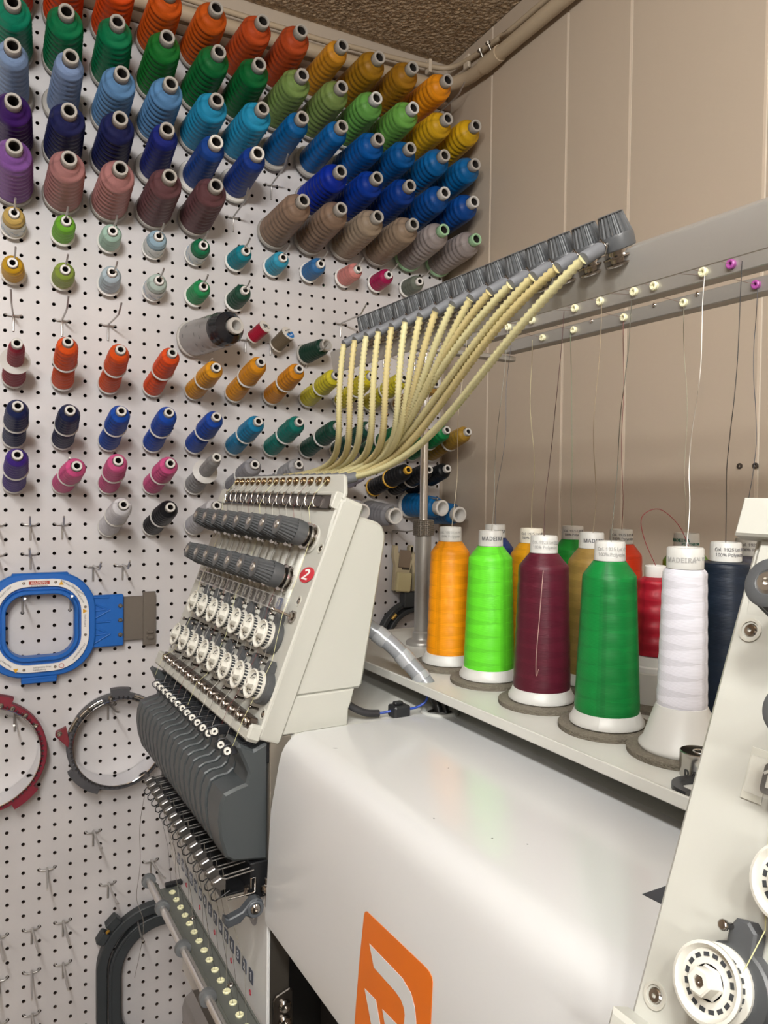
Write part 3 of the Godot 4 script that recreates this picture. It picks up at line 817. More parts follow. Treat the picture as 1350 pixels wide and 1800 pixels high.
const SPECIAL_EMPTY := [
	# column (in inches), row of the lower board, kind, label
	[18.5, -12.104, "bent", "empty steel peg hook between ultramarine and deep cobalt cones in the fourth row"],
	[15.5, -9.104, "bent", "empty steel peg hook between plum brown and taupe brown cones in the fifth row"],
	[0.5, 0, "bent", "empty steel peg hook just above the dark red stacked spools"],
	[3.5, 0, "bent", "empty steel peg hook just above the first orange stacked spools"],
	[6.5, 0, "bent", "empty steel peg hook with kinked tip above the vivid orange stacked spools"],
	[24.5, -2.104, "bent", "empty steel peg hook close to the first dark ribbed knob of the rail"],
	[1.5, 14, "bent", "empty steel peg hook under the purple spools, upper one of two over the blue hoop"],
	[3.5, 14, "bent", "empty steel peg hook under the hot pink stacked spools"],
	[1.5, 16, "bent", "empty steel peg hook directly over the blue hoop, lower one of two"],
	[-0.5, 14, "bent", "empty steel peg hook cut off by the picture edge, upper one of two"],
	[-0.5, 16, "bent", "empty steel peg hook cut off by the picture edge, lower one of two"],
	[5.5, 17, "bent", "empty steel peg hook over the arm of the blue hoop"],
	[7.5, 17, "bent", "empty steel peg hook over the grey bracket of the blue hoop"],
	[5.5, 36, "low", "empty steel peg hook below the chrome hoop, highest of the loose hooks"],
	[2.5, 38, "low", "empty steel peg hook below the gap of red and chrome hoops"],
	[6.5, 40, "low", "empty steel peg hook just above the blocks of the dark grey hoop"],
	[9.5, 39, "low", "empty steel peg hook behind the upper end of the steel rod"],
	[-0.5, 42, "low", "empty steel peg hook starting the upper row of three at the bottom"],
	[1.5, 42, "low", "empty steel peg hook, middle of the upper row of three at the bottom"],
	[3.5, 42, "low", "empty steel peg hook, last in the upper row of three beside the dark hoop"],
	[-0.5, 45, "low", "empty steel peg hook starting the second row of three at the bottom"],
	[1.5, 45, "low", "empty steel peg hook, middle of the second row of three at the bottom"],
	[3.5, 45, "low", "empty steel peg hook, last in the second row of three beside the dark hoop"],
	[1.5, 48, "low", "empty steel peg hook at the very bottom edge, next to the partly hidden one"],
	[-0.5, 48, "low", "empty steel peg hook at the very bottom corner, partly hidden by the edge"],
	[33.5, -21.104, "bent", "empty steel peg hook in the room corner beside the bright marigold cone"],
	[1.0, 19, "low", "steel peg hook inside the blue hoop, first of the two carrying it"],
	[4.0, 19, "low", "steel peg hook inside the blue hoop, second of the two, nearer its arm"],
	[0.5, 27, "low", "steel peg hook inside the dark red hoop that hangs on it"],
	[6.5, 27, "low", "steel peg hook inside the chrome and grey hoop that hangs on it"],
	[8.5, 43, "low", "steel peg hook inside the big dark grey hoop at the bottom"],
	[29.5, 15, "low", "steel peg hook behind the beige clamp brackets near the corner"],
	[25.5, -0.0, "low", "empty steel peg hook behind the clear yellow tubes, first of three"],
	[28.5, 0.0, "low", "empty steel peg hook behind the clear yellow tubes, second of three"],
	[31.5, 0.0, "low", "empty steel peg hook behind the clear yellow tubes, third of three"],
]

func make_pegboard_goods() -> void:
	make_board("pegboard", "upper white perforated pegboard hung with large bright thread cones", true, 21, hole_y(true, 0) - 0.01401, 2.337)
	make_board("pegboard", "lower white perforated pegboard with stacked spools, hoops and bare hooks", false, 53, hole_y(false, 52) - 0.013, hole_y(false, 0) + 0.01401)
	make_peg_meshes()
	make_spool_kinds()
	for s in [[0.4191, 1.9315], [0.1016, 1.983]]:
		single("screw", "small pan head screw in the pegboard near the %s spool" % ("light turquoise" if s[0] > 0.3 else "lime green"), "screw", lathed(V2([0.0042, 0, 0.0042, 0.001, 0.003, 0.002, 0.0012, 0.0021, 0.0012, 0.0014, 0, 0.0014]), 14), hexm("b8b2aa", 0.4, 0.7), along(Vector3(s[0] - 0.0127, s[1], 0), Vector3(0, 0, 1)))
	var i := 0
	for c in CONES:
		i += 1
		var mini: bool = c[0] == "mini"
		hook(c[2], c[4], peg_short if mini else peg_long, c[10], "peg hooks under spools")
		var so := spool(c[0], c[1], Vector3(c[2], c[3], 0.0125), Vector3(c[5], c[6], c[7] if not mini else 0.0757), c[8], c[9], "small spools on pegs" if mini else "large cones on the pegboard", PI / 2 + 0.5 * sin(i * 1.7))
		if mini and str(c[1]).get_slice(" ", 1).contains("-"):
			var film := mat("printed_film", Color("d4d9d8"), 0.25)
			part("film_wrap", lathed(V2([0.0186, 0.0045, 0.0186, 0.026, 0.0180, 0.034, 0.0172, 0.036]), 20), film, so)
			var sq := begin()
			for q in 7:
				var pts := []
				for w in 7:
					var aa := q * 0.9 + w * 0.16
					pts.append(Vector3(0.0187 * cos(aa), 0.008 + w * 0.0029 + 0.0022 * sin(w * 2.1 + q), 0.0187 * sin(aa)))
				add_rod(sq, pts, 0.0003, 4)
			part("print", finish(sq), hexm("6a92b8" if i % 2 == 0 else "7a8a84", 0.5), so)
	for s in STACKS:
		i += 1
		var cn: String = s[0]
		var rn: String = s[1]
		hook(s[2], s[4], peg_up, "steel peg hook through the %s pair in the %s stacked row" % [cn, rn], "peg hooks under spools")
		var base := Vector3(s[2], s[3], 0.0125)
		var tip := Vector3(s[5], s[6], 0.17)
		var d := (tip - base).normalized()
		var core := "c8c6c2"
		if cn.begins_with("black with"):
			core = "d8a838"
		var kind := "worn" if cn in ["dark red", "silver grey"] else "stack"
		spool("stack", "inner %s thread spool of the pair in the %s stacked row" % [cn, rn], base, tip, s[7], core, "spools stacked in pairs", PI / 2 + 0.5 * sin(i * 1.3))
		spool(kind, "outer %s thread spool of the pair in the %s stacked row" % [cn, rn], base + d * 0.0795, tip + d * 0.08, s[7], core, "spools stacked in pairs", PI / 2 + 0.5 * sin(i * 2.1))
	make_odd_spools()
	for h in SPECIAL_EMPTY:
		var k: ArrayMesh = {"bent": peg_bent, "low": peg_low}[h[2]]
		hook(h[0] * IN, Y0 - h[1] * IN, k, h[3], "bare peg hooks", sin(h[0] * 9.0 + h[1] * 3.0) * 0.06)

func make_odd_spools() -> void:
	# fat cone in smoky plastic with a black shoulder
	var b := Vector3(0.3150, 1.7780, 0.0125)
	var tip := Vector3(0.3514, 1.7795, 0.16)
	var d := tip - b
	hook(0.3175, Y0, peg_long, "steel peg hook carrying the fat smoky grey cone", "peg hooks under spools")
	var o := thing("thread_cone", "fat grey cone in smoky plastic wrap with glossy black shoulder and white tube", "thread cone", along(b, d))
	var wrap := mat("smoky_wrap", Color("8f8d8c"), 0.25)
	wrap.clearcoat_enabled = true
	wrap.clearcoat = 0.8
	part("wrap", wound(V2([0.0315, 0.005, 0.032, 0.01, 0.0305, 0.11]), 20, 28, 0.0005, 5.0), wrap, o)
	part("shoulder", wound(V2([0.0308, 0.107, 0.031, 0.114, 0.0275, 0.135, 0.0165, 0.148]), 16, 28, 0.0002, 4.0), mat("black_gloss", Color("26262a"), 0.18), o)
	part("core", lathed(V2([0, 0, 0.034, 0, 0.034, 0.003, 0.031, 0.006, 0.0135, 0.008, 0.0135, 0.147, 0.0145, 0.149, 0.0145, 0.1565, 0.0138, 0.1575, 0.0092, 0.1575, 0.0088, 0.1565, 0.0088, 0.004, 0, 0.004]), 26), hexm("c0bdb8", 0.45), o)
	var st := begin()
	for k in 22:
		var a := k * 2.4
		var y := 0.02 + fposmod(k * 0.0177, 0.082)
		box(st, Vector3(-0.0032, -0.0003, -0.0002), Vector3(0.0032, 0.0003, 0.0002), 0.0, Transform3D(Basis(Vector3.UP, a), Vector3(0.0322 * sin(a), y, 0.0322 * cos(a))))
	part("print", finish(st), hexm("45444a", 0.5), o)
	# red cylinder spool with a white cap, and a brown one with a blue and white label, hanging on bent pegs
	for q in [[16.5, 0.4250, 1.7895, 0.4424, 1.8089, 0.055, "a81e38", "straight dark red spool with white paper cap and barcode", 0], [18.5, 0.4735, 1.7780, 0.4896, 1.8010, 0.055, "6e6250", "straight brown spool with round blue and white paper label", 1]]:
		hook(q[0] * IN, Y0, peg_stub, "steel peg hook carrying the %s" % ("straight dark red spool" if q[8] == 0 else "brown spool with blue label"), "peg hooks under spools")
		var r := 0.0128 if q[8] == 0 else 0.0148
		var base := Vector3(q[1], q[2], 0.024)
		var xf := along(base, Vector3(q[3], q[4], q[5]) - base)
		var s := thing("thread_spool", q[7], "thread spool", xf)
		var len := base.distance_to(Vector3(q[3], q[4], q[5]))
		part("thread", wound(V2([r * 0.96, 0.003, r * 0.97, len - 0.003]), 20, 24, 0.0002, 4.0), thread_mat(q[6]), s)
		part("core", lathed(V2([0, 0, r, 0, r, 0.003, r * 0.5, 0.0035, r * 0.5, len - 0.0035, r, len - 0.003, r, len, 0, len]), 24), hexm("e2ded6", 0.5), s)
		var inv := xf.affine_inverse()
		if q[8] == 0:
			var bc := begin()
			for k in 9:
				var w := 0.0004 + 0.0005 * float((k * 7) % 3)
				box(bc, Vector3(-0.0058 + k * 0.00125, -0.002, 0), Vector3(-0.0058 + k * 0.00125 + w, 0.004, 0.0002))
			part("barcode", finish(bc), hexm("2a2a2a", 0.6), s, cap_frame(inv, len))
			part("caption", words("84401 1280", 0.0017), hexm("2a2a2a", 0.6), s, cap_frame(inv, len) * T(0, -0.0042, 0))
		else:
			var half := PackedVector2Array()
			for k in 17:
				var a := PI + 0.45 + PI * k / 16.0
				half.append(Vector2(0.0126 * cos(a), 0.0126 * sin(a)))
			part("label_half", extruded(half, 0.0002), hexm("1478c8", 0.5), s, cap_frame(inv, len))
			part("caption", words("All Purpose", 0.0028), hexm("4a4a52", 0.5), s, cap_frame(inv, len) * Transform3D(Basis(Vector3(0, 0, 1), 0.45), Vector3(-0.001, 0.0062, 0)))
			part("caption", words("Thread", 0.0028), hexm("f0f0f0", 0.5), s, cap_frame(inv, len) * Transform3D(Basis(Vector3(0, 0, 1), 0.45), Vector3(0.002, -0.0055, 0.0002)))
			part("hole", lathed(V2([0.0026, 0, 0.0026, 0.0003, 0, 0.0003]), 12), hexm("2a2624", 0.8), s, T(0, len, 0))
	# dark green cone on its own
	hook(21.5 * IN, Y0 - 0.02, peg_short, "steel peg hook carrying the single dark green cone beside the rail knobs", "peg hooks under spools")
	spool("wide", "single dark green thread cone beside the first rail knobs", Vector3(0.5395, 1.7700, 0.0125), Vector3(0.5580, 1.7800, 0.085), "143c2e", "b4b0aa", "", 0.4).scale = Vector3(0.72, 0.62, 0.72)
	# hollow wide cones by the corner
	for q in [[0.6130, 1.4600, 0.6145, 1.4565, "c4c4cc", "e4e2de", "pale grey hollow thread cone peeking over the sewing head"], [0.6850, 1.4515, 0.6874, 1.4483, "9c9ca2", "e4e2de", "mid grey hollow thread cone between sewing head and steel post"], [0.7850, 1.4690, 0.7970, 1.4639, "1672b4", "e8e6e2", "bright blue hollow thread cone behind the knurled post collar"], [0.8360, 1.4530, 0.8390, 1.4500, "1668a8", "e8e6e2", "darker blue hollow thread cone, last before the room corner"]]:
		hook(q[0], q[1] + 0.013, peg_long, "steel peg hook carrying the %s" % str(q[6]).split(" thread")[0], "peg hooks under spools")
		spool("wide", q[6], Vector3(q[0], q[1], 0.0125), Vector3(q[2], q[3], 0.13), q[4], q[5], "hollow cones near the corner", 1.0)

# frame on a spool's outer end, upright in the world
func cap_frame(inv: Transform3D, len: float) -> Transform3D:
	var up := inv.basis * Vector3.UP
	up = (up - Vector3.UP * up.dot(Vector3.UP)).normalized()
	return Transform3D(Basis(up.cross(Vector3.UP), up, Vector3.UP), Vector3(0, len + 0.0001, 0))

# ---------------------------------------------------------------- hoops
func arc_path(c: Vector3, r: float, a0: float, a1: float, n: int) -> Array:
	var o := []
	for i in n + 1:
		var a := deg_to_rad(lerpf(a0, a1, float(i) / n))
		o.append(c + Vector3(r * cos(a), r * sin(a), 0))
	return o

func ring_of(path: PackedVector2Array, z: float) -> PackedVector3Array:
	var o := PackedVector3Array()
	for p in path:
		o.append(Vector3(p.x, p.y, z))
	return o

func frame_ring(w: float, h: float, r: float, wide: float, z0: float, z1: float, bev := 0.0008, n := 8) -> ArrayMesh:
	var st := begin()
	var d := z1 - z0
	var e := wide * 0.5
	# profile in (sideways, along z)
	var prof := P2([-e, -d / 2 + bev, -e + bev, -d / 2, e - bev, -d / 2, e, -d / 2 + bev, e, d / 2 - bev, e - bev, d / 2, -e + bev, d / 2, -e, d / 2 - bev])
	var path := rrect(w, h, r, n)
	path.reverse()
	sweep(st, ring_of(path, (z0 + z1) * 0.5), prof, true, false, PackedFloat32Array(), Vector3(0, 0, 1))
	return finish(st)

func screw_head(r: float) -> ArrayMesh:
	var st := begin()
	lathe(st, V2([r, 0, r, r * 0.35, r * 0.75, r * 0.62, r * 0.3, r * 0.66, r * 0.28, r * 0.3, 0, r * 0.3]), 14)
	return finish(st)

const FACE_Z := Transform3D(Basis(Vector3(1, 0, 0), Vector3(0, 0, 1), Vector3(0, -1, 0)), Vector3())

func make_hoops() -> void:
	var blue := mat("blue_plastic", Color("1560b4"), 0.4)
	var white := hexm("e6e4e2", 0.45)
	var steel := mat("bright_steel", Color(0.75, 0.74, 0.72), 0.22, 1.0)
	# blue magnetic hoop on two hooks
	var o := thing("embroidery_hoop", "bright blue rounded square magnetic hoop with white printed ring and side arm", "embroidery hoop", T(0.052, 1.262, 0.0))
	part("base_ring", frame_ring(0.148, 0.148, 0.05, 0.030, 0.016, 0.032, 0.002), blue, o)
	part("inner_wall", frame_ring(0.114, 0.114, 0.036, 0.007, 0.014, 0.040, 0.0015), blue, o)
	part("label_ring", frame_ring(0.142, 0.146, 0.052, 0.0125, 0.032, 0.0375, 0.0006), white, o)
	var st := begin()
	box(st, Vector3(-0.044, 0.068, 0.016), Vector3(0.045, 0.089, 0.030), 0.0015)
	box(st, Vector3(-0.046, -0.086, 0.016), Vector3(-0.012, -0.068, 0.028), 0.0015)
	box(st, Vector3(0.012, -0.086, 0.016), Vector3(0.042, -0.068, 0.028), 0.0015)
	box(st, Vector3(-0.030, -0.1, 0.014), Vector3(0.026, -0.07, 0.030), 0.0015)
	box(st, Vector3(-0.030, -0.092, 0.030), Vector3(0.026, -0.09, 0.0315), 0.0)
	box(st, Vector3(-0.040, 0.083, 0.030), Vector3(0.041, 0.086, 0.0315), 0.0)
	part("lug", finish(st), blue, o)
	var arm := begin()
	box(arm, Vector3(0.066, -0.048, 0.016), Vector3(0.137, 0.045, 0.027), 0.002)
	part("arm", finish(arm), blue, o)
	for r in [[0.07, 0.043, 0.112, 0.0405], [0.072, 0.038, 0.107, 0.020], [0.074, 0.0175, 0.106, 0.0195], [0.078, -0.001, 0.114, 0.0185], [0.076, -0.003, 0.114, -0.0025], [0.074, -0.005, 0.108, -0.0225], [0.072, -0.0262, 0.108, -0.0238], [0.076, -0.046, 0.114, -0.0245]]:
		var rb := begin()
		add_rod(rb, [Vector3(r[0], r[1], 0.0272), Vector3(r[2], r[3], 0.0272)], 0.0017, 6)
		part("rib", finish(rb), blue, o)
	for y in [0.0245, -0.0015, -0.0275]:
		part("screw", screw_head(0.0042), steel, o, Transform3D(FACE_Z.basis, Vector3(0.131, y, 0.027)))
	var gb := begin()
	box(gb, Vector3(0.135, -0.041, 0.012), Vector3(0.174, 0.039, 0.016), 0.001)
	box(gb, Vector3(0.172, -0.052, 0.012), Vector3(0.1945, 0.046, 0.020), 0.001)
	box(gb, Vector3(0.178, -0.030, 0.020), Vector3(0.190, -0.024, 0.026), 0.001)
	box(gb, Vector3(0.178, -0.040, 0.020), Vector3(0.190, -0.034, 0.026), 0.001)
	part("bracket", finish(gb), hexm("857d74", 0.35, 0.5), o)
	# print on the white ring
	var ink := hexm("3a3a42", 0.6)
	var zt := 0.0377
	part("warning_bar", boxed(Vector3(-0.018, 0.0705, 0.0375), Vector3(0.014, 0.0765, 0.0378)), hexm("a83a2a", 0.5), o)
	part("caption", words("WARNING", 0.0042), hexm("f0e8e0", 0.5), o, T(-0.002, 0.0735, 0.0379))
	part("caption", words("Strong Magnets", 0.0028), ink, o, T(-0.002, 0.0686, zt))
	for c in [["5.5\" MIGHTY HOOP", -0.056, 0.058, 0.80], ["Keep Away From Computers", 0.0515, 0.0625, -0.62], ["Cards and Hard Drives", 0.0595, 0.0515, -1.05], ["Pinch Hazard", 0.0708, 0.004, -PI / 2], ["US Patent Numbers", 0.061, -0.05, -2.2], ["Keep Away From", 0.002, -0.0715, PI], ["Pacemakers", -0.002, -0.0755, PI], ["Keep Away From", -0.056, -0.058, 2.45]]:
		part("caption", words(c[0], 0.0028), ink, o, Transform3D(Basis(Vector3(0, 0, 1), c[3]), Vector3(c[1], c[2], zt)))
	for p in [[0.0325, 0.0715, 0.0], [0.0705, 0.0205, -PI / 2], [-0.0385, -0.0735, PI]]:
		var tr := P2([-0.004, -0.0032, 0.004, -0.0032, 0.0, 0.0042])
		part("warning_triangle", extruded(tr, 0.0003), hexm("d8a020", 0.5), o, Transform3D(Basis(Vector3(0, 0, 1), p[2]), Vector3(p[0], p[1], 0.0375)))
	part("warning_ring", lathed(V2([0.0042, 0, 0.0042, 0.0003, 0.0033, 0.0003, 0.0033, 0.0]), 18), hexm("b03a2e", 0.5), o, Transform3D(FACE_Z.basis, Vector3(0.0325, -0.0715, 0.0375)))
	for p in [[-0.026, 0.0735], [0.0235, 0.0735], [0.0712, 0.028], [0.0712, -0.021], [-0.026, -0.0735], [0.0225, -0.0725]]:
		part("rivet", screw_head(0.0024), steel, o, Transform3D(FACE_Z.basis, Vector3(p[0], p[1], 0.0374)))
	# two round snap hoops: a dark red one and a grey and chrome one
	for q in [[-0.0330, 1.0515, 0.0940, 0.0843, "7a1e30", "dark red round hoop lined with chrome, cut off by the picture edge", 0], [0.1770, 1.0480, 0.0856, 0.0767, "4c4c50", "dark grey round hoop lined with bright chrome, beside the sewing head", 1]]:
		var h := thing("embroidery_hoop", q[5], "embroidery hoop", T(q[0], q[1], 0))
		var ro: float = q[2]
		var ri: float = q[3]
		var shell := hexm(q[4], 0.45)
		part("outer_ring", lathed(V2([ri + 0.001, 0.034, ro - 0.001, 0.034, ro, 0.035, ro, 0.05, ro - 0.001, 0.051, ri + 0.003, 0.051, ri + 0.001, 0.049, ri + 0.001, 0.034]), 56), shell, h, FACE_Z)
		part("chrome_lining", lathed(V2([ri - 0.001, 0.002, ri + 0.0008, 0.002, ri + 0.0008, 0.056, ri - 0.0002, 0.0575, ri - 0.0014, 0.0568, ri - 0.0014, 0.002]), 56), mat("chrome", Color(0.86, 0.86, 0.87), 0.08, 1.0), h, FACE_Z)
		var teeth := begin()
		for k in 64:
			var a := TAU * k / 64.0
			box(teeth, Vector3(-0.0009, -0.0015, 0.050), Vector3(0.0009, 0.0015, 0.0545), 0.0, Transform3D(Basis(Vector3(0, 0, 1), a), Vector3(-(ri + 0.003) * sin(a), (ri + 0.003) * cos(a), 0)))
		var tn := part("tooth_ring", finish(teeth), mat("dull_chrome", Color(0.45, 0.45, 0.47), 0.3, 1.0), h)
		tn.set_meta("kind", "stuff")
		# pressed lugs, the joint bar and the tightening screw
		var lugs: Array = [[88.0, 20.0], [228.0, 40.0]] if q[6] == 1 else [[78.0, 26.0], [-52.0, 26.0]]
		for l in lugs:
			var lg := begin()
			var pr := P2([-0.007, -0.008, 0.006, -0.008, 0.006, 0.008, -0.007, 0.008])
			sweep(lg, PackedVector3Array(arc_path(Vector3(0, 0, 0.0435), ro + 0.002, l[0] - l[1] * 0.5, l[0] + l[1] * 0.5, 8)), pr, false, false, PackedFloat32Array(), Vector3(0, 0, 1))
			part("lug", finish(lg), shell, h)
		if q[6] == 1:
			for l in [[110.0, 140.0, 0.083, 0.052], [142.0, 160.0, 0.085, 0.050], [52.0, 72.0, 0.083, 0.052]]:
				var br := begin()
				add_rod(br, arc_path(Vector3(0, 0, l[3]), l[2], l[0], l[1], 8), 0.0036, 8)
				part("tension_bar", finish(br), steel, h)
			var lev := begin()
			extr(lev, P2([-0.086, 0.038, -0.102, 0.031, -0.103, 0.024, -0.083, 0.002, -0.081, 0.012]), 0.012, 0.001, T(0, 0, 0.040))
			part("lever", finish(lev), hexm("7a2a34", 0.4), h)
			part("lever_cap", screw_head(0.0046), steel, h, Transform3D(FACE_Z.basis, Vector3(-0.097, 0.0285, 0.052)))
			for a in [128.0, 58.0, 100.0]:
				var aa := deg_to_rad(a)
				part("screw", screw_head(0.0042), steel, h, Transform3D(FACE_Z.basis, Vector3(0.082 * cos(aa), 0.082 * sin(aa), 0.053)))
		else:
			for a in [62.0, 74.0, 46.0, 30.0]:
				var aa := deg_to_rad(a)
				part("screw", screw_head(0.004), steel, h, Transform3D(FACE_Z.basis, Vector3(0.088 * cos(aa), 0.088 * sin(aa), 0.051)))
	# big dark hoop low on the wall
	var dark := mat("dark_hoop", Color("33383c"), 0.5)
	var bh := thing("embroidery_hoop", "big dark grey double ring hoop behind the steel rod at the bottom", "embroidery hoop", T(0.293, 0.579, 0))
	part("outer_ring", frame_ring(0.282, 0.282, 0.096, 0.018, 0.012, 0.032, 0.002, 12), dark, bh)
	part("inner_ring", frame_ring(0.237, 0.237, 0.086, 0.019, 0.012, 0.036, 0.002, 12), dark, bh)
	part("bead", frame_ring(0.255, 0.255, 0.09, 0.006, 0.030, 0.037, 0.0015, 12), dark, bh)
	var blk := begin()
	box(blk, Vector3(-0.012, -0.008, 0.014), Vector3(0.012, 0.010, 0.034), 0.002, Transform3D(Basis(Vector3(0, 0, 1), 0.75), Vector3(-0.121, 0.131, 0)))
	part("hinge_block", finish(blk), dark, bh)
	var blk2 := begin()
	box(blk2, Vector3(-0.011, -0.007, 0.014), Vector3(0.011, 0.009, 0.034), 0.002, Transform3D(Basis(Vector3(0, 0, 1), 0.95), Vector3(-0.139, 0.108, 0)))
	part("hinge_block", finish(blk2), dark, bh)
	part("hinge_screw", rod([Vector3(-0.136, 0.115, 0.03), Vector3(-0.124, 0.126, 0.03)], 0.003, 8), hexm("b08a3a", 0.35, 0.8), bh)
	# nested dark hoops and beige clamps behind the sewing head
	var nh := thing("embroidery_hoop", "dark grey round hoop with brass screw, hanging behind the sewing head", "embroidery hoop", T(0.797, 1.172, 0))
	for r in [[0.09, 0.079, 0.03], [0.074, 0.064, 0.034]]:
		part("ring", lathed(V2([r[1], 0.012, r[0], 0.012, r[0], r[2] - 0.002, r[0] - 0.002, r[2], r[1] + 0.002, r[2], r[1], r[2] - 0.002, r[1], 0.012]), 48), dark, nh, FACE_Z)
	part("screw", rod([Vector3(-0.062, 0.052, 0.033), Vector3(-0.052, 0.062, 0.033)], 0.004, 8), hexm("c8a860", 0.35, 0.8), nh)
	var nb := begin()
	box(nb, Vector3(-0.034, 0.075, 0.014), Vector3(-0.004, 0.108, 0.038), 0.002)
	part("bracket", finish(nb), dark, nh)
	var nh2 := thing("embroidery_hoop", "second dark hoop of which only an arc shows beside the cable", "embroidery hoop", T(0.600, 1.17, 0))
	part("ring", lathed(V2([0.083, 0.012, 0.095, 0.012, 0.095, 0.03, 0.083, 0.03, 0.083, 0.012]), 48), dark, nh2, FACE_Z)
	var beige := hexm("b8ac8e", 0.55)
	for q in [[0.764, 1.327, -0.1, "worn beige plastic clamp bracket above the dark hoop, nearer the sewing head"], [0.806, 1.326, 0.0, "worn beige plastic clamp bracket half hidden by the steel post"]]:
		var cl := thing("clamp_bracket", q[3], "clamp", Transform3D(Basis(Vector3(0, 0, 1), q[2]), Vector3(q[0], q[1], 0.014)), "beige clamp brackets")
		part("body", extruded(P2([-0.017, -0.045, 0.016, -0.045, 0.017, 0.0, 0.02, 0.012, 0.02, 0.055, 0.013, 0.055, 0.013, 0.04, -0.015, 0.036, -0.018, 0.052, -0.026, 0.052, -0.026, 0.03, -0.019, 0.01]), 0.014, 0.001), beige, cl)
		part("shoe", boxed(Vector3(-0.018, -0.046, 0.014), Vector3(0.017, -0.004, 0.026), 0.003), hexm("c2b88e", 0.5), cl)
		part("plate", boxed(Vector3(-0.014, 0.006, 0.014), Vector3(0.014, 0.044, 0.018), 0.001), hexm("7d6d5c", 0.5), cl)
		part("slot", boxed(Vector3(-0.004, 0.002, 0.014), Vector3(0.014, 0.014, 0.0165), 0.0005), hexm("3c332a", 0.7), cl)

# ---------------------------------------------------------------- embroidery machine, in its own frame
const MB := Vector3(0.45, 0.0, -0.3)
const P0 := Vector3(0.2269, 1.2852, 0.0)      # bottom front edge of a sewing head
const FU := Vector3(0.3619, 0.9322, 0.0)      # up the tilted front
const FN := Vector3(-0.9322, 0.3619, 0.0)     # out of it
const PITCH := 0.0184
var machine: Node3D

func mp(called: String, mesh: Mesh, m: Material, xf := Transform3D(), label := "") -> MeshInstance3D:
	return part(called, mesh, m, machine, T(-MB.x, -MB.y, -MB.z) * xf, label)

func X90(x: float, y: float, z: float) -> Transform3D:       # local y -> z
	return Transform3D(FACE_Z.basis, Vector3(x, y, z))

func make_knob() -> ArrayMesh:
	var st := begin()
	lathe(st, V2([0, 0.0115, 0.0108, 0.0115, 0.0116, 0.0122, 0.0121, 0.0212, 0.0116, 0.0228]), 80)
	lathe(st, V2([0.0117, 0.0228, 0.0088, 0.0385]), 80, Transform3D(), 40.0, 20, 0.10, 0, 0)
	lathe(st, V2([0.0092, 0.0384, 0.0080, 0.0392, 0.0048, 0.0392, 0.0044, 0.0388, 0.0044, 0.030, 0, 0.030]), 80)
	return finish(st)

func make_wheel() -> ArrayMesh:
	var st := begin()
	lathe(st, V2([0, 0.009, 0.0146, 0.009, 0.0148, 0.0112, 0.012, 0.0118, 0.012, 0.0172, 0.0142, 0.0178, 0.0149, 0.0188, 0.0149, 0.0202, 0.0136, 0.0208, 0.0122, 0.0178, 0.0068, 0.0172, 0.0066, 0.0182]), 36)
	lathe(st, V2([0.0066, 0.0176, 0.0056, 0.0186, 0.0054, 0.0252, 0.0046, 0.0258, 0.0026, 0.0258, 0.0024, 0.02, 0, 0.02]), 6, Transform3D(), 10.0)
	return finish(st)

func make_slots() -> ArrayMesh:
	var st := begin()
	for k in 16:
		var a := TAU * k / 16.0
		var b := Basis(Vector3.UP, a)
		box(st, Vector3(0.0092, 0.0172, -0.0012), Vector3(0.0108, 0.0178, 0.0012), 0.0, Transform3D(b, Vector3()))
	for k in 22:
		box(st, Vector3(0.0116, 0.0122, -0.0010), Vector3(0.0124, 0.017, 0.0010), 0.0, Transform3D(Basis(Vector3.UP, TAU * k / 22.0), Vector3()))
	return finish(st)

func make_bracket() -> ArrayMesh:
	var o := PackedVector2Array()
	for k in 25:
		var a := deg_to_rad(70.0 - 320.0 * k / 24.0)
		o.append(Vector2(0.0168 * cos(a), 0.0168 * sin(a)))
	o.append(Vector2(-0.0062, 0.021))
	o.append(Vector2(-0.0040, 0.0255))
	o.append(Vector2(0.0012, 0.0265))
	o.append(Vector2(0.0052, 0.0235))
	return extruded(o, 0.0088, 0.001)

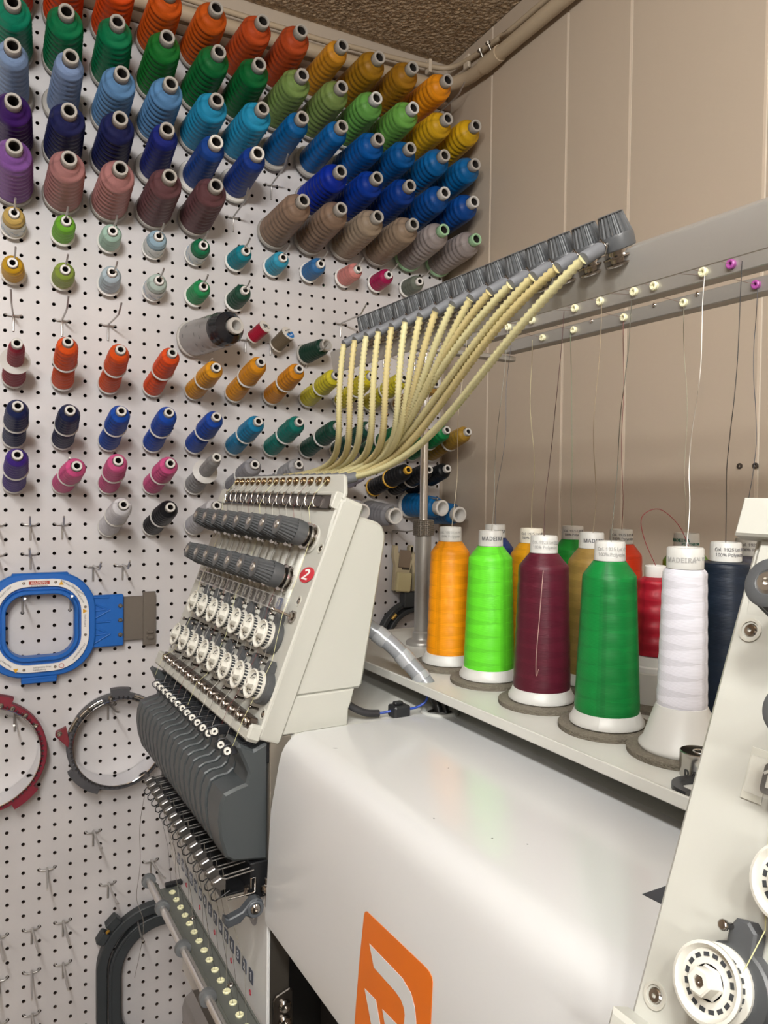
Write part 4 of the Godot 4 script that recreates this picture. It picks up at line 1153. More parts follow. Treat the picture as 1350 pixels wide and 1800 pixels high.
func build_head(zr: float, first: int, last: int, number: String, shift: float) -> void:
	var cream := mat("head_plastic", Color("b8b8b0"), 0.38)
	var grey := mat("knob_grey", Color("484a4c"), 0.4)
	var chrome := mat("chrome_parts", Color(0.72, 0.7, 0.68), 0.16, 1.0)
	var nickel := mat("dark_nickel", Color(0.36, 0.34, 0.33), 0.22, 1.0)
	var ivory := mat("ivory_plastic", Color("d6d4ca"), 0.35)
	var brass := mat("grommet_brass", Color(0.55, 0.47, 0.36), 0.25, 1.0)
	var dark := hexm("35383c", 0.5)
	var F := Transform3D(Basis(Vector3(0, 0, 1), FU, FN), P0 + Vector3(0, 0, zr))
	var inv := F.affine_inverse()
	var w := 0.328
	# the tilted front housing carries everything else of the head
	var st := begin()
	extr(st, rrect(w, 0.2244, 0.004, 2), 0.022, 0.0022, T(-w * 0.5, 0.1122, -0.022))
	var head := mp("sewing_head", finish(st), cream, F)
	var sub := func(called: String, mesh: Mesh, m: Material, xf := Transform3D(), label := "") -> MeshInstance3D:
		return part(called, mesh, m, head, xf, label)
	# rear cover and its foot
	var cov := P2([0.2563, 1.3172, 0.3262, 1.3172, 0.3295, 1.3205, 0.3525, 1.452, 0.3525, 1.4585, 0.3495, 1.4655, 0.3440, 1.4700, 0.3136, 1.4790, 0.3060, 1.4960, 0.2960, 1.4700])
	sub.call("rear_cover", extruded(cov, w - 0.006, 0.0025), cream, inv * T(0, 0, zr - w + 0.003))
	var foot := P2([0.2390, 1.2850, 0.3139, 1.2850, 0.3148, 1.3000, 0.3175, 1.3060, 0.3205, 1.3178, 0.2500, 1.3178])
	sub.call("foot_housing", extruded(foot, w - 0.004, 0.0012), cream, inv * T(0, 0, zr - w + 0.002))
	# raised right border, top flange, ledges
	sub.call("side_border", extruded(P2([-0.0032, 0.001, 0.0, 0.003, 0.0, 0.219, -0.010, 0.222, -0.013, 0.217, -0.0032, 0.196]), 0.0044, 0.0014), cream, T(0, 0, -0.0034))
	sub.call("bottom_ledge", extruded(P2([-0.329, -0.003, -0.002, -0.003, 0.0005, 0.0, 0.0005, 0.0095, -0.003, 0.012, -0.005, 0.012, -0.006, 0.0065, -0.302, 0.0065, -0.3035, 0.0125, -0.329, 0.0125]), 0.0125, 0.0018), cream, T(0, 0, -0.002))
	sub.call("top_ledge", extruded(P2([-0.333, 0.2085, -0.309, 0.2085, -0.309, 0.222, -0.013, 0.222, -0.009, 0.2105, -0.004, 0.2105, -0.004, 0.226, -0.333, 0.226]), 0.0085, 0.001), cream, T(0, 0, -0.001))
	sub.call("top_flange", extruded(P2([-0.318, 0.221, -0.0012, 0.221, -0.0012, 0.2276, -0.013, 0.243, -0.018, 0.2455, -0.314, 0.2455, -0.318, 0.242]), 0.004, 0.0012), cream, T(0, 0, -0.003))
	# metal thread guide plates
	sub.call("guide_plate", boxed(Vector3(-0.309, 0.2090, 0.001), Vector3(-0.0133, 0.2219, 0.006), 0.0006), nickel)
	sub.call("guide_plate", boxed(Vector3(-0.3025, 0.0062, 0.003), Vector3(-0.0060, 0.0165, 0.0105), 0.0008), mat("guide_bronze", Color(0.42, 0.38, 0.35), 0.3, 1.0))
	var knob := make_knob()
	var wheel := make_wheel()
	var slots := make_slots()
	var bracket := make_bracket()
	var spring := begin()
	lathe(spring, V2([0, 0.0, 0.0118, 0.0, 0.0125, 0.0012, 0.0125, 0.0022, 0.0095, 0.0032, 0.0095, 0.0055, 0.0128, 0.0062, 0.0128, 0.0072, 0.009, 0.0082, 0.009, 0.012]), 28)
	var spring_m := finish(spring)
	var boss := lathed(V2([0.0145, -0.001, 0.0145, 0.0012, 0.0135, 0.002, 0, 0.002]), 28)
	var screw := screw_head(0.0026)
	var loop := rod([Vector3(-0.004, 0.2235, 0.003), Vector3(-0.0036, 0.2235, 0.010), Vector3(-0.0012, 0.2215, 0.0128), Vector3(-0.0006, 0.2140, 0.0125), Vector3(0.001, 0.2100, 0.0105), Vector3(0.0036, 0.2100, 0.0085)], 0.0010, 6)
	var cup := lathed(V2([0.0040, 0, 0.0040, 0.0022, 0.003, 0.0034, 0.0022, 0.003, 0.0016, 0.0004, 0, 0.0002]), 14)
	var grommet := lathed(V2([0.0016, -0.0008, 0.0044, -0.0008, 0.0048, 0.001, 0.0036, 0.0032, 0.0024, 0.0028, 0.0017, 0.001, 0.0016, -0.0008]), 18)
	var pin := begin()
	lathe(pin, V2([0, 0.0, 0.0012, 0.0, 0.0012, 0.0145, 0.002, 0.0155, 0.002, 0.0175, 0.0014, 0.0185, 0, 0.0188]), 10)
	var pin_m := finish(pin)
	var rib_hi := lathed(V2([0, 0, 0.0046, 0, 0.0046, 0.030, 0.003, 0.033, 0, 0.034]), 12)
	var badge := extruded(rrect(0.0098, 0.0112, 0.0018, 3), 0.0006)
	var sleeve := lathed(V2([0, 0, 0.0046, 0, 0.005, 0.0006, 0.005, 0.0265, 0.0045, 0.027, 0.0036, 0.027, 0.0036, 0.02, 0, 0.02]), 14)
	for k in range(first, last):
		var x := -0.2911 + PITCH * k           # column of needle 15 - k
		var upper := k % 2 == 0                # knobs of even columns stand in the upper row
		var kv := 0.1812 if upper else 0.1385
		var kz := x
		sub.call("knob_boss", boss, cream, Transform3D(FACE_Z.basis, Vector3(kz, kv, 0)))
		sub.call("tension_disc", spring_m, chrome, Transform3D(FACE_Z.basis, Vector3(kz, kv, 0.0015)), "chrome tension disc")
		sub.call("tension_knob", knob, grey, Transform3D(FACE_Z.basis, Vector3(kz, kv, 0)))
		sub.call("knob_screw", screw_head(0.0046), mat("screw_steel", Color(0.85, 0.84, 0.82), 0.3, 1.0), Transform3D(FACE_Z.basis, Vector3(kz, kv, 0.0372)))
		# break-detection wheels: the other way round
		var wv := 0.0842 if not upper else 0.0418
		var wx := -0.2830 + shift + PITCH * k * (1.0 - shift * 1.5)
		var wf := Transform3D(FACE_Z.basis * Basis().scaled(Vector3(0.88, 0.78, 0.88)), Vector3(wx, wv, 0.0))
		sub.call("wheel_bracket", bracket, grey, Transform3D(Basis().scaled(Vector3(0.9, 0.9, 0.8)), Vector3(wx + 0.0035, wv, 0.0003)))
		sub.call("thread_wheel", wheel, ivory, wf)
		var sl: MeshInstance3D = sub.call("wheel_slot", slots, dark, wf)
		sl.set_meta("kind", "stuff")
		sub.call("wheel_screw", screw_head(0.0021), chrome, Transform3D(FACE_Z.basis, Vector3(wx, wv, 0.0182)))
		sub.call("guide_pin", pin_m, chrome, Transform3D(FACE_Z.basis * Basis().scaled(Vector3(1, 0.55, 1)), Vector3(wx - 0.001, wv + 0.0195, 0.003)))
		sub.call("guide_pin", pin_m, nickel, Transform3D(FACE_Z.basis * Basis().scaled(Vector3(1, 0.5, 1)), Vector3(wx + 0.002, wv - 0.0192, 0.001)))
		# half round ribs between the rows
		if k < 14:
			sub.call("housing_rib", rib_hi, cream, T(x + PITCH * 0.5, 0.1435, -0.0008))
			sub.call("housing_rib", rib_hi, cream, T(x + PITCH * 0.5, 0.0985, -0.0016))
		# grommets with the sleeves of the tubes behind them
		var gx := -0.3017 + PITCH * k
		sub.call("grommet", grommet, brass, Transform3D(FACE_Z.basis, Vector3(gx, 0.2380, 0.001)))
		var sd := inv.basis * Vector3(0.965, 0.235, 0.0)
		sub.call("tube_sleeve", sleeve, hexm("606266", 0.5), along(Vector3(gx, 0.2380, -0.003), sd, Vector3(1, 0, 0)))
		sub.call("thread_loop", loop, chrome, T(gx + 0.004, 0, -0.002))
		sub.call("thread_cup", cup, chrome, Transform3D(FACE_Z.basis, Vector3(-0.2925 + 0.0200 * k, 0.0113, 0.0105)))
		# number strip
		var bx := -0.2890 + 0.0180 * k
		var col := "5a6072" if k == 14 else "54524f"
		sub.call("number_badge", badge, hexm(col, 0.4), T(bx, 0.1148, 0.0082))
		sub.call("numeral", words(str(15 - k), 0.0072, 0.0002, "Droid Sans", 700), hexm("aeaca4", 0.5), T(bx, 0.1148, 0.0090))
		# the sewing thread runs down the front
		var tc: String = ["d8d6a0", "3a3a3c", "c8c4bc", "5c5450", "b8b4ac", "6a2a2c", "8a8680"][k % 7]
		var jog := sin(k * 2.3) * 0.0012
		sub.call("sewing_thread", rod([Vector3(gx, 0.2380, 0.003), Vector3(gx + 0.003, 0.222, 0.0105), Vector3(gx + 0.002, 0.207, 0.0112), Vector3(kz + 0.0095, 0.181, 0.0068), Vector3(kz + 0.0095 + jog, 0.139, 0.0068), Vector3(wx + 0.004, 0.107, 0.0110), Vector3(wx + 0.0115, 0.066, 0.0085), Vector3(wx + 0.002, 0.024, 0.0095), Vector3(-0.2925 + 0.0200 * k, 0.0113, 0.0142), Vector3(-0.294 + 0.0200 * k, -0.012, 0.014)], 0.00022, 4), hexm(tc, 0.6))
	var clear := mat("clear_strip", Color(0.9, 0.9, 0.88, 0.10), 0.04)
	clear.transparency = BaseMaterial3D.TRANSPARENCY_ALPHA
	sub.call("clear_strip", boxed(Vector3(-0.3005, 0.1075, 0.0066), Vector3(-0.0200, 0.1215, 0.0080), 0.0004), clear)
	# numbered sticker, switch and screws
	if number != "":
		sub.call("number_sticker", lathed(V2([0.0075, 0, 0.0075, 0.0004, 0, 0.0004]), 32), hexm("c42a38", 0.4), Transform3D(Basis(Vector3(1.85, 0, 0), Vector3(0.3, 1, 0), Vector3(0, 0, 1)) * FACE_Z.basis, Vector3(-0.0189, 0.1470, 0.0004)), "red sticker with a white 2")
		sub.call("numeral", words(number, 0.0105, 0.0002, "Droid Sans", 700), hexm("f4f0ee", 0.5), Transform3D(Basis(Vector3(1.75, 0, 0), Vector3(0.30, 1, 0), Vector3(0, 0, 1)), Vector3(-0.0189, 0.1470, 0.0012)))
		sub.call("toggle_nut", lathed(V2([0, 0, 0.0062, 0, 0.0062, 0.002, 0.0042, 0.0022, 0.0042, 0.0042, 0.0026, 0.0046, 0, 0.0046]), 6, 10.0), chrome, Transform3D(FACE_Z.basis, Vector3(-0.0167, 0.1076, 0.0)))
		sub.call("toggle_lever", lathed(V2([0, 0, 0.0012, 0, 0.0016, 0.0145, 0.0020, 0.0165, 0.0012, 0.0184, 0, 0.0186]), 10), chrome, along(Vector3(-0.0167, 0.1076, 0.003), Vector3(-0.30, 0.05, 0.95)))
	for s in [[-0.0072, 0.1729], [-0.0135, 0.1224], [-0.0045, 0.0209], [-0.3150, 0.0225], [-0.3150, 0.1696]]:
		sub.call("screw_well", lathed(V2([0.0052, -0.0004, 0.005, 0.0006, 0.0038, 0.0006, 0.0036, -0.003, 0, -0.003]), 18), hexm("b8b6ac", 0.5), Transform3D(FACE_Z.basis, Vector3(s[0] - 0.004, s[1], 0)))
		sub.call("screw", screw_head(0.0031), chrome, Transform3D(FACE_Z.basis, Vector3(s[0] - 0.004, s[1], -0.0012)))
	# seam between front housing and rear cover
	sub.call("sticker_clear", boxed(Vector3(-0.3055, 0.1045, 0.0002), Vector3(-0.2970, 0.1245, 0.0006), 0.0002), mat("clear_tape", Color("c2c1b6"), 0.2))

func make_needle_side(zr: float) -> void:
	var slate := mat("lever_cover", Color("3d4244"), 0.4)
	var chrome := mat("chrome_parts", Color(0.72, 0.7, 0.68), 0.16, 1.0)
	var blackm := mat("black_metal", Color("1c1d20"), 0.35, 0.3)
	var white := mat("machine_white", Color("cccdcd"), 0.3)
	# dark cover cut into fins by the slots of the take-up levers
	var fin := P2([0.2385, 1.1777, 0.2080, 1.1830, 0.2010, 1.1875, 0.1962, 1.2040, 0.1945, 1.2200, 0.1955, 1.2330, 0.1990, 1.2415, 0.2050, 1.2445, 0.2150, 1.2455, 0.2195, 1.2490, 0.2215, 1.2560, 0.2225, 1.2680, 0.2385, 1.2700])
	var fin_m := extruded(fin, 0.0136, 0.0012)
	for k in 15:
		mp("cover_fin", fin_m, slate, T(0, 0, zr - 0.3165 + 0.0065 + 0.01805 * k))
	var fend := P2([0.2385, 1.1777, 0.2080, 1.1830, 0.2010, 1.1875, 0.1962, 1.2040, 0.1945, 1.2200, 0.1955, 1.2330, 0.1990, 1.2425, 0.2100, 1.2462, 0.2185, 1.2480, 0.2205, 1.2560, 0.2175, 1.2640, 0.2105, 1.2800, 0.2130, 1.2830, 0.2250, 1.2760, 0.2385, 1.2815])
	mp("cover_end", extruded(fend, 0.034, 0.0022), slate, T(0, 0, zr - 0.0385))
	mp("cover_end", extruded(fend, 0.0165, 0.0022), slate, T(0, 0, zr - 0.3285))
	mp("slot_backing", boxed(Vector3(0.2245, 1.18, zr - 0.32), Vector3(0.2385, 1.268, zr - 0.03), 0.001), blackm)
	mp("lever_bed", boxed(Vector3(0.2365, 1.262, zr - 0.325), Vector3(0.262, 1.2825, zr - 0.005), 0.001), blackm)
	var roller := lathed(V2([0.0021, -0.0022, 0.0040, -0.0022, 0.0045, -0.0014, 0.0045, 0.0014, 0.0040, 0.0022, 0.0021, 0.0022, 0.0019, 0.0, 0.0021, -0.0022]), 18)
	var arm := begin()
	add_rod(arm, [Vector3(0.0335, 0.006, 0), Vector3(0.012, 0.0046, 0), Vector3(0.0, 0.0050, 0), Vector3(-0.005, 0.0020, 0), Vector3(-0.0048, -0.002, 0), Vector3(-0.001, -0.005, 0)], 0.0006, 6)
	extr(arm, P2([0.034, 0.004, 0.034, -0.007, 0.022, -0.0045, 0.012, -0.003, 0.004, -0.0046, 0.004, 0.0035]), 0.0016, 0.0003, T(0, 0, -0.0008))
	var arm_m := finish(arm)
	for k in 15:
		var z := zr - 0.2655 + 0.01785 * k
		var lift := 0.0068 if k == 12 else 0.0
		var lv := mp("take_up_lever", arm_m, mat("lever_steel", Color(0.3, 0.31, 0.33), 0.3, 0.8), T(0.205, 1.2755 + lift, z))
		part("roller", roller, hexm("e4e2da", 0.35), lv, Transform3D(Basis(Vector3.UP, -0.22) * FACE_Z.basis * Basis().scaled(Vector3(0.7, 0.8, 0.7)), Vector3(0, 0, 0.001)))
		var lug := begin()
		extr(lug, P2([0.0, -0.006, 0.020, -0.008, 0.024, 0.004, 0.014, 0.010, 0.006, 0.006]), 0.006, 0.001, T(0.222, 1.272, z - 0.003))
		mp("lever_hub", finish(lug), slate)
	# presser clamps under the cover
	mp("clamp_rail", boxed(Vector3(0.2225, 1.146, zr - 0.318), Vector3(0.2385, 1.178, zr - 0.004), 0.001), blackm)
	mp("clamp_rail", extruded(P2([0.199, 1.1505, 0.2235, 1.1505, 0.2235, 1.1525, 0.201, 1.1525, 0.201, 1.164, 0.199, 1.164]), 0.29, 0.0003), blackm, T(0, 0, zr - 0.302))
	var unit := begin()
	extr(unit, P2([-0.0045, -0.001, 0.0, -0.0055, 0.0055, -0.0055, 0.0055, 0.004, 0.0015, 0.0055, -0.0045, 0.003]), 0.0065, 0.0007, T(0, 0, -0.0032))
	add_rod(unit, [Vector3(0.004, 0.0032, 0.0028), Vector3(0.03, 0.0052, 0.0028)], 0.0008, 6)
	add_rod(unit, [Vector3(0.004, 0.0032, -0.0028), Vector3(0.03, 0.0052, -0.0028)], 0.0008, 6)
	lathe(unit, V2([0.0024, 0, 0.0024, 0.0012, 0.0016, 0.002, 0, 0.0022]), 10, along(Vector3(-0.0045, 0.001, 0), Vector3(-1, 0, 0)))
	var unit_m := finish(unit)
	var wire_m := rod([Vector3(0.006, -0.004, -0.005), Vector3(-0.001, -0.0065, -0.005), Vector3(-0.0055, -0.0105, -0.0035), Vector3(-0.006, -0.0125, 0.0), Vector3(-0.004, -0.0125, 0.0035), Vector3(0.002, -0.009, 0.005), Vector3(0.008, -0.006, 0.005)], 0.0006, 6)
	for k in 15:
		var z := zr - 0.254 + 0.01785 * k
		var u := mp("presser_clamp", unit_m, mat("clamp_steel", Color(0.55, 0.54, 0.53), 0.34, 0.9), T(0.1945, 1.1685, z))
		part("wire_loop", wire_m, blackm, u)
	# bracket with the wing lever at the near end
	mp("end_bracket", boxed(Vector3(0.2335, 1.140, zr + 0.0005), Vector3(0.2375, 1.166, zr + 0.004), 0.0006), chrome)
	mp("bracket_screw", screw_head(0.0042), chrome, along(Vector3(0.2335, 1.156, zr + 0.002), Vector3(-1, 0, 0.2)))
	mp("end_frame", rod([Vector3(0.202, 1.1535, zr - 0.002), Vector3(0.224, 1.1535, zr - 0.002), Vector3(0.226, 1.1545, zr - 0.002), Vector3(0.226, 1.1665, zr - 0.002), Vector3(0.2225, 1.1665, zr - 0.002), Vector3(0.2225, 1.158, zr - 0.002)], 0.0009, 6), chrome)
	var wing := P2([-0.0075, -0.004, -0.0025, -0.0075, 0.0035, -0.0075, 0.0075, -0.004, 0.0085, 0.001, 0.007, 0.006, 0.003, 0.0088, -0.002, 0.0085, -0.006, 0.0050, -0.0105, 0.0005, -0.022, -0.0025, -0.0255, -0.001, -0.0262, -0.006, -0.023, -0.0105, -0.012, -0.0085])
	var lever := mp("wing_lever", extruded(wing, 0.009, 0.001), hexm("3b3f44", 0.45), T(0.2225, 1.1438, zr - 0.002))
	part("hub_ring", lathed(V2([0.0038, 0, 0.0072, 0, 0.0072, 0.0012, 0.0064, 0.002, 0.0048, 0.0018, 0.0038, 0.0]), 20), hexm("474b50", 0.45), lever, X90(0.0005, 0.0005, 0.0088))
	part("hub_screw", screw_head(0.0044), chrome, lever, X90(0.0005, 0.0005, 0.0088))
	mp("lever_stud", rod([Vector3(0.221, 1.150, zr - 0.008), Vector3(0.221, 1.157, zr - 0.008)], 0.003, 8), chrome)
	# numbered white needle panel
	var pz := zr - 0.3285
	mp("needle_panel", extruded(P2([-0.3285, 1.142, -0.3285, 1.045, -0.272, 1.025, -0.272, 0.93, 0.0, 0.93, 0.0, 1.142]), 0.0033, 0.0008, Transform3D(Basis(Vector3(0, 0, 1), Vector3(0, 1, 0), Vector3(-1, 0, 0)), Vector3(0.2398, 0, zr))), white)
	mp("panel_side", boxed(Vector3(0.2398, 0.93, zr - 0.0045), Vector3(0.2585, 1.128, zr - 0.002), 0.0006), hexm("4a4640", 0.4, 0.6))
	var face := Basis(Vector3(0, 0, 1), Vector3(0, 1, 0), Vector3(-1, 0, 0))
	var bm := extruded(rrect(0.0112, 0.0128, 0.0014, 2), 0.0004)
	var ring := lathed(V2([0.0026, 0, 0.0026, 0.0004, 0.0015, 0.0004, 0.0015, 0]), 14)
	for k in 15:
		var z := zr - 0.2885 + 0.01785 * k
		mp("number_badge", bm, hexm("4c5366", 0.4), Transform3D(face, Vector3(0.2364, 1.056, z)))
		mp("numeral", words(str(15 - k), 0.0078, 0.0002, "Droid Sans", 700), hexm("c9ccd4", 0.5), Transform3D(face, Vector3(0.2359, 1.056, z)))
		if k % 3 == 2:
			mp("needle_mark", ring, hexm("b0283c", 0.4), Transform3D(face * FACE_Z.basis, Vector3(0.2364, 1.0395, z - 0.002)))
	mp("indicator_ring", lathed(V2([0.0125, 0, 0.0125, 0.0004, 0.0075, 0.0004, 0.0075, 0]), 28), hexm("8a8a90", 0.4), Transform3D(face * FACE_Z.basis, Vector3(0.2364, 1.118, zr - 0.036)))
	# eyelet rail with its steel rod
	var olive := mat("smoky_acrylic", Color("5c5e59"), 0.25)
	var railz := zr - 0.272
	mp("eyelet_rail", extruded(P2([0.2035, 1.0305, 0.2316, 1.0305, 0.2316, 1.0335, 0.2035, 1.0335]), 0.33, 0.0005), olive, T(0, 0, railz))
	mp("rail_lip", boxed(Vector3(0.2300, 1.0335, railz), Vector3(0.2316, 1.0362, railz + 0.33), 0.0004), olive)
	mp("rail_lip", boxed(Vector3(0.2035, 1.0285, railz), Vector3(0.2065, 1.0425, railz + 0.33), 0.0005), olive)
	var eye := lathed(V2([0.0012, -0.001, 0.0028, -0.001, 0.0036, 0.0004, 0.0038, 0.0014, 0.0030, 0.0022, 0.0018, 0.0018, 0.0012, 0.0008, 0.0012, -0.001]), 16)
	for k in 16:
		mp("eyelet", eye, hexm("e6e2b8", 0.35), T(0.2205, 1.0335, zr - 0.2560 + 0.01785 * k))
	for z in [railz + 0.078, railz + 0.205]:
		mp("rail_screw", screw_head(0.0032), chrome, T(0.2268, 1.0335, z))
	mp("rail_bracket", boxed(Vector3(0.216, 1.0335, railz - 0.003), Vector3(0.236, 1.0385, railz + 0.004), 0.001), blackm)
	mp("guide_rod", rod([Vector3(0.1965, 1.0485, railz - 0.0), Vector3(0.1965, 1.0485, railz + 0.34)], 0.0038, 14), mat("rod_steel", Color(0.8, 0.79, 0.78), 0.26, 0.8))
	for z in [railz + 0.004, railz + 0.068, railz + 0.15, railz + 0.232]:
		mp("rod_collar", lathed(V2([0.0036, -0.0028, 0.0076, -0.0028, 0.008, -0.0016, 0.008, 0.0016, 0.0076, 0.0028, 0.0036, 0.0028, 0.0036, -0.0028]), 20), hexm("5a5d5f", 0.45), X90(0.1965, 1.0485, z))
	# threads from the clamps to the eyelets
	for k in 15:
		var z := zr - 0.254 + 0.01785 * k
		var zb := zr - 0.2560 + 0.01785 * k
		mp("needle_thread", rod([Vector3(0.198, 1.18, z), Vector3(0.2, 1.157, z + 0.001), Vector3(0.215 + 0.004 * sin(k * 1.9), 1.09, lerpf(z, zb, 0.6) + 0.004 * sin(k * 3.1)), Vector3(0.2205, 1.034, zb)], 0.00022, 4), hexm(["2c2a2a", "4a4640", "8a8478"][k % 3], 0.6))
	# polished housing below the rail
	mp("hook_cover", extruded(P2([0.212, 0.925, 0.262, 0.925, 0.262, 0.960, 0.222, 0.965, 0.214, 0.960, 0.211, 0.95]), 0.1, 0.004), mat("dark_chrome", Color(0.55, 0.54, 0.53), 0.12, 1.0), T(0, 0, zr - 0.182))

func make_machine() -> void:
	machine = thing("embroidery_machine", "white multi head embroidery machine with dark tension knobs, thread rail and orange emblem", "embroidery machine", MF * T(MB.x, MB.y, MB.z))
	var white := mat("machine_white", Color("cccdcd"), 0.3)
	var cover_m := mat("cover_paint", Color("c9caca"), 0.22)
	cover_m.clearcoat_enabled = true
	cover_m.clearcoat = 0.35
	cover_m.clearcoat_roughness = 0.12
	var beam_m := mat("beam_paint", Color("c6c6c0"), 0.4)
	var chrome := mat("chrome_parts", Color(0.72, 0.7, 0.68), 0.16, 1.0)
	var alu := mat("brushed_aluminium", Color(0.67, 0.66, 0.64), 0.42, 0.65)
	var dark := hexm("26241f", 0.6)
	# beam, stand
	mp("beam", boxed(Vector3(0.2585, 1.15, -1.0), Vector3(0.74, 1.2855, 0.75), 0.004), beam_m)
	mp("side_plate", boxed(Vector3(0.2392, 1.145, -0.617), Vector3(0.2587, 1.2845, -0.6075), 0.0006), hexm("8c857a", 0.4, 0.5))
	for z in [-0.93, 0.55]:
		mp("stand_leg", boxed(Vector3(0.36, 0.0, z), Vector3(0.66, 1.152, z + 0.12), 0.004), dark)
	mp("stand_foot", boxed(Vector3(0.2, 0.0, -0.98), Vector3(0.74, 0.06, 0.72), 0.004), beam_m)
	mp("lower_arm", boxed(Vector3(0.262, 0.86, -0.93), Vector3(0.70, 0.93, -0.55), 0.004), dark)
	# dark works seen under the cover
	mp("frame_post", boxed(Vector3(0.2855, 0.86, -0.6), Vector3(0.3, 1.152, -0.56), 0.001), hexm("1d1c1b", 0.5))
	mp("frame_post", boxed(Vector3(0.2995, 0.92, -0.625), Vector3(0.43, 1.152, -0.62), 0.001), hexm("332d27", 0.6))
	mp("cross_strut", boxed(Vector3(0.30, 0.98, -0.55), Vector3(0.33, 1.01, -0.1), 0.001), hexm("23211e", 0.5), Transform3D())
	var bracket := mp("mount_bracket", extruded(P2([0.243, 0.985, 0.259, 0.985, 0.261, 1.01, 0.2605, 1.0585, 0.2575, 1.0615, 0.2445, 1.0575, 0.242, 1.054]), 0.003, 0.0008), mat("dark_steel", Color(0.32, 0.3, 0.28), 0.3, 0.9), T(0, 0, -0.6065))
	for y in [1.0475, 1.0335]:
		part("screw", screw_head(0.0058), chrome, bracket, X90(0.2525, y, 0.003))
	# long white cover between the heads
	var prof := P2([0.4105, 1.2868, 0.2700, 1.2885, 0.2640, 1.2880, 0.2580, 1.2862, 0.2530, 1.2830, 0.2492, 1.2788, 0.2462, 1.2730, 0.2440, 1.2650, 0.2368, 1.2248, 0.23494, 1.1884, 0.2322, 1.1346, 0.2326, 1.1290, 0.2350, 1.1268, 0.2400, 1.1268, 0.2400, 1.15, 0.2570, 1.284, 0.4105, 1.2852])
	var cst := begin()
	extr(cst, prof, 0.386, 0.0009, T(0, 0, -0.6), 30.0)
	var cover := mp("beam_cover", finish(cst), cover_m)
	# orange emblem on the front of the cover
	var face := Transform3D(Basis(Vector3(0, 0, 1), Vector3(0.0509, 0.9987, 0), Vector3(-0.9987, 0.0509, 0)), Vector3(0.23657, 1.2203, 0.0))
	# emblem coordinates: (z, height above the crease)
	var orange := hexm("cc650f", 0.35)
	var plate := P2([-0.4270, 0.0030, -0.4292, 0.0018, -0.4303, -0.0010, -0.4330, -0.0330, -0.4348, -0.0740, -0.4335, -0.0800, -0.4310, -0.0835, -0.4260, -0.0850, -0.3520, -0.0850, -0.3490, -0.0830, -0.3478, -0.0800, -0.3485, -0.0300, -0.3491, 0.0010, -0.3500, 0.0032, -0.3530, 0.0048, -0.3570, 0.0052])
	var em := part("emblem", extruded(plate, 0.0004), orange, cover, face * T(0, 0, 0.0002))
	var pale := hexm("c9caca", 0.3)
	part("emblem_stroke", extruded(P2([-0.4211, -0.0150, -0.4137, -0.0265, -0.3870, -0.0262, -0.3805, -0.0272, -0.3765, -0.0300, -0.3750, -0.0335, -0.3755, -0.0395, -0.3780, -0.0432, -0.3830, -0.0440, -0.4007, -0.0455, -0.3905, -0.0640, -0.3700, -0.0820, -0.3560, -0.0820, -0.3625, -0.0580, -0.3622, -0.0330, -0.3650, -0.0230, -0.3700, -0.0172, -0.3800, -0.0142]), 0.0003), pale, em, T(0, 0, 0.0003))
	part("emblem_stroke", extruded(P2([-0.4240, -0.0459, -0.4160, -0.0580, -0.4030, -0.0800, -0.3920, -0.0800, -0.4025, -0.0560, -0.4092, -0.0447]), 0.0003), pale, em, T(0, 0, 0.0003))
	part("dark_label", extruded(P2([0.3162, -0.2714, 0.344, -0.2708, 0.346, -0.215, 0.322, -0.215]), 0.0004), hexm("33353c", 0.4), cover, Transform3D(Basis(Vector3(1, 0, 0), Vector3(0, 0, 1), Vector3(0, -1, 0)), Vector3(0, 1.2882, 0)))
	for s in [[0.2725, -0.5485, 0.0040, 0.0006, 0.5], [0.2700, -0.4000, 0.0016, 0.0008, 1.2], [0.2860, -0.3600, 0.0014, 0.0008, 0.2], [0.3000, -0.3440, 0.0012, 0.0007, 0.9], [0.3600, -0.2870, 0.0016, 0.0008, 0.3], [0.3300, -0.4700, 0.0010, 0.0007, 0.0]]:
		part("scuff", extruded(P2([-s[2] * 0.5, 0, 0, -s[3] * 0.5, s[2] * 0.5, 0, 0, s[3] * 0.5]), 0.00015), hexm("5a5a58", 0.7), cover, Transform3D(Basis(Vector3(cos(s[4]), 0, sin(s[4])), Vector3(sin(s[4]), 0, -cos(s[4])), Vector3(0, 1, 0)), Vector3(s[0], 1.2885 - (s[0] - 0.27) * 0.0121, s[1])))
	# two heads
	build_head(-0.605, 0, 15, "2", 0.008)
	build_head(0.1245, 0, 5, "", -0.0085)
	make_needle_side(-0.605)
	# thread table with its lip
	mp("thread_table", extruded(P2([0.385, 1.3085, 0.386, 1.3075, 0.742, 1.3075, 0.742, 1.3135, 0.3888, 1.3135, 0.3882, 1.3160, 0.3860, 1.3165, 0.385, 1.3160]), 1.55, 0.0006), mat("table_paint", Color("cacac4"), 0.35), T(0, 0, -0.85))
	for z in [-0.7, -0.2, 0.4]:
		mp("table_spacer", boxed(Vector3(0.45, 1.2845, z), Vector3(0.66, 1.3085, z + 0.03), 0.001), dark)
	# post that carries the rail
	var post := begin()
	lathe(post, V2([0, 1.3135, 0.0195, 1.3135, 0.0195, 1.3165, 0.018, 1.3185, 0.0125, 1.3205, 0.0118, 1.3225, 0.0118, 1.3280, 0.0098, 1.3300, 0.0098, 1.4455, 0, 1.4455]), 28, T(0.4963, 0, -0.766))
	var post_o := mp("rail_post", finish(post), alu)
	var kn := begin()
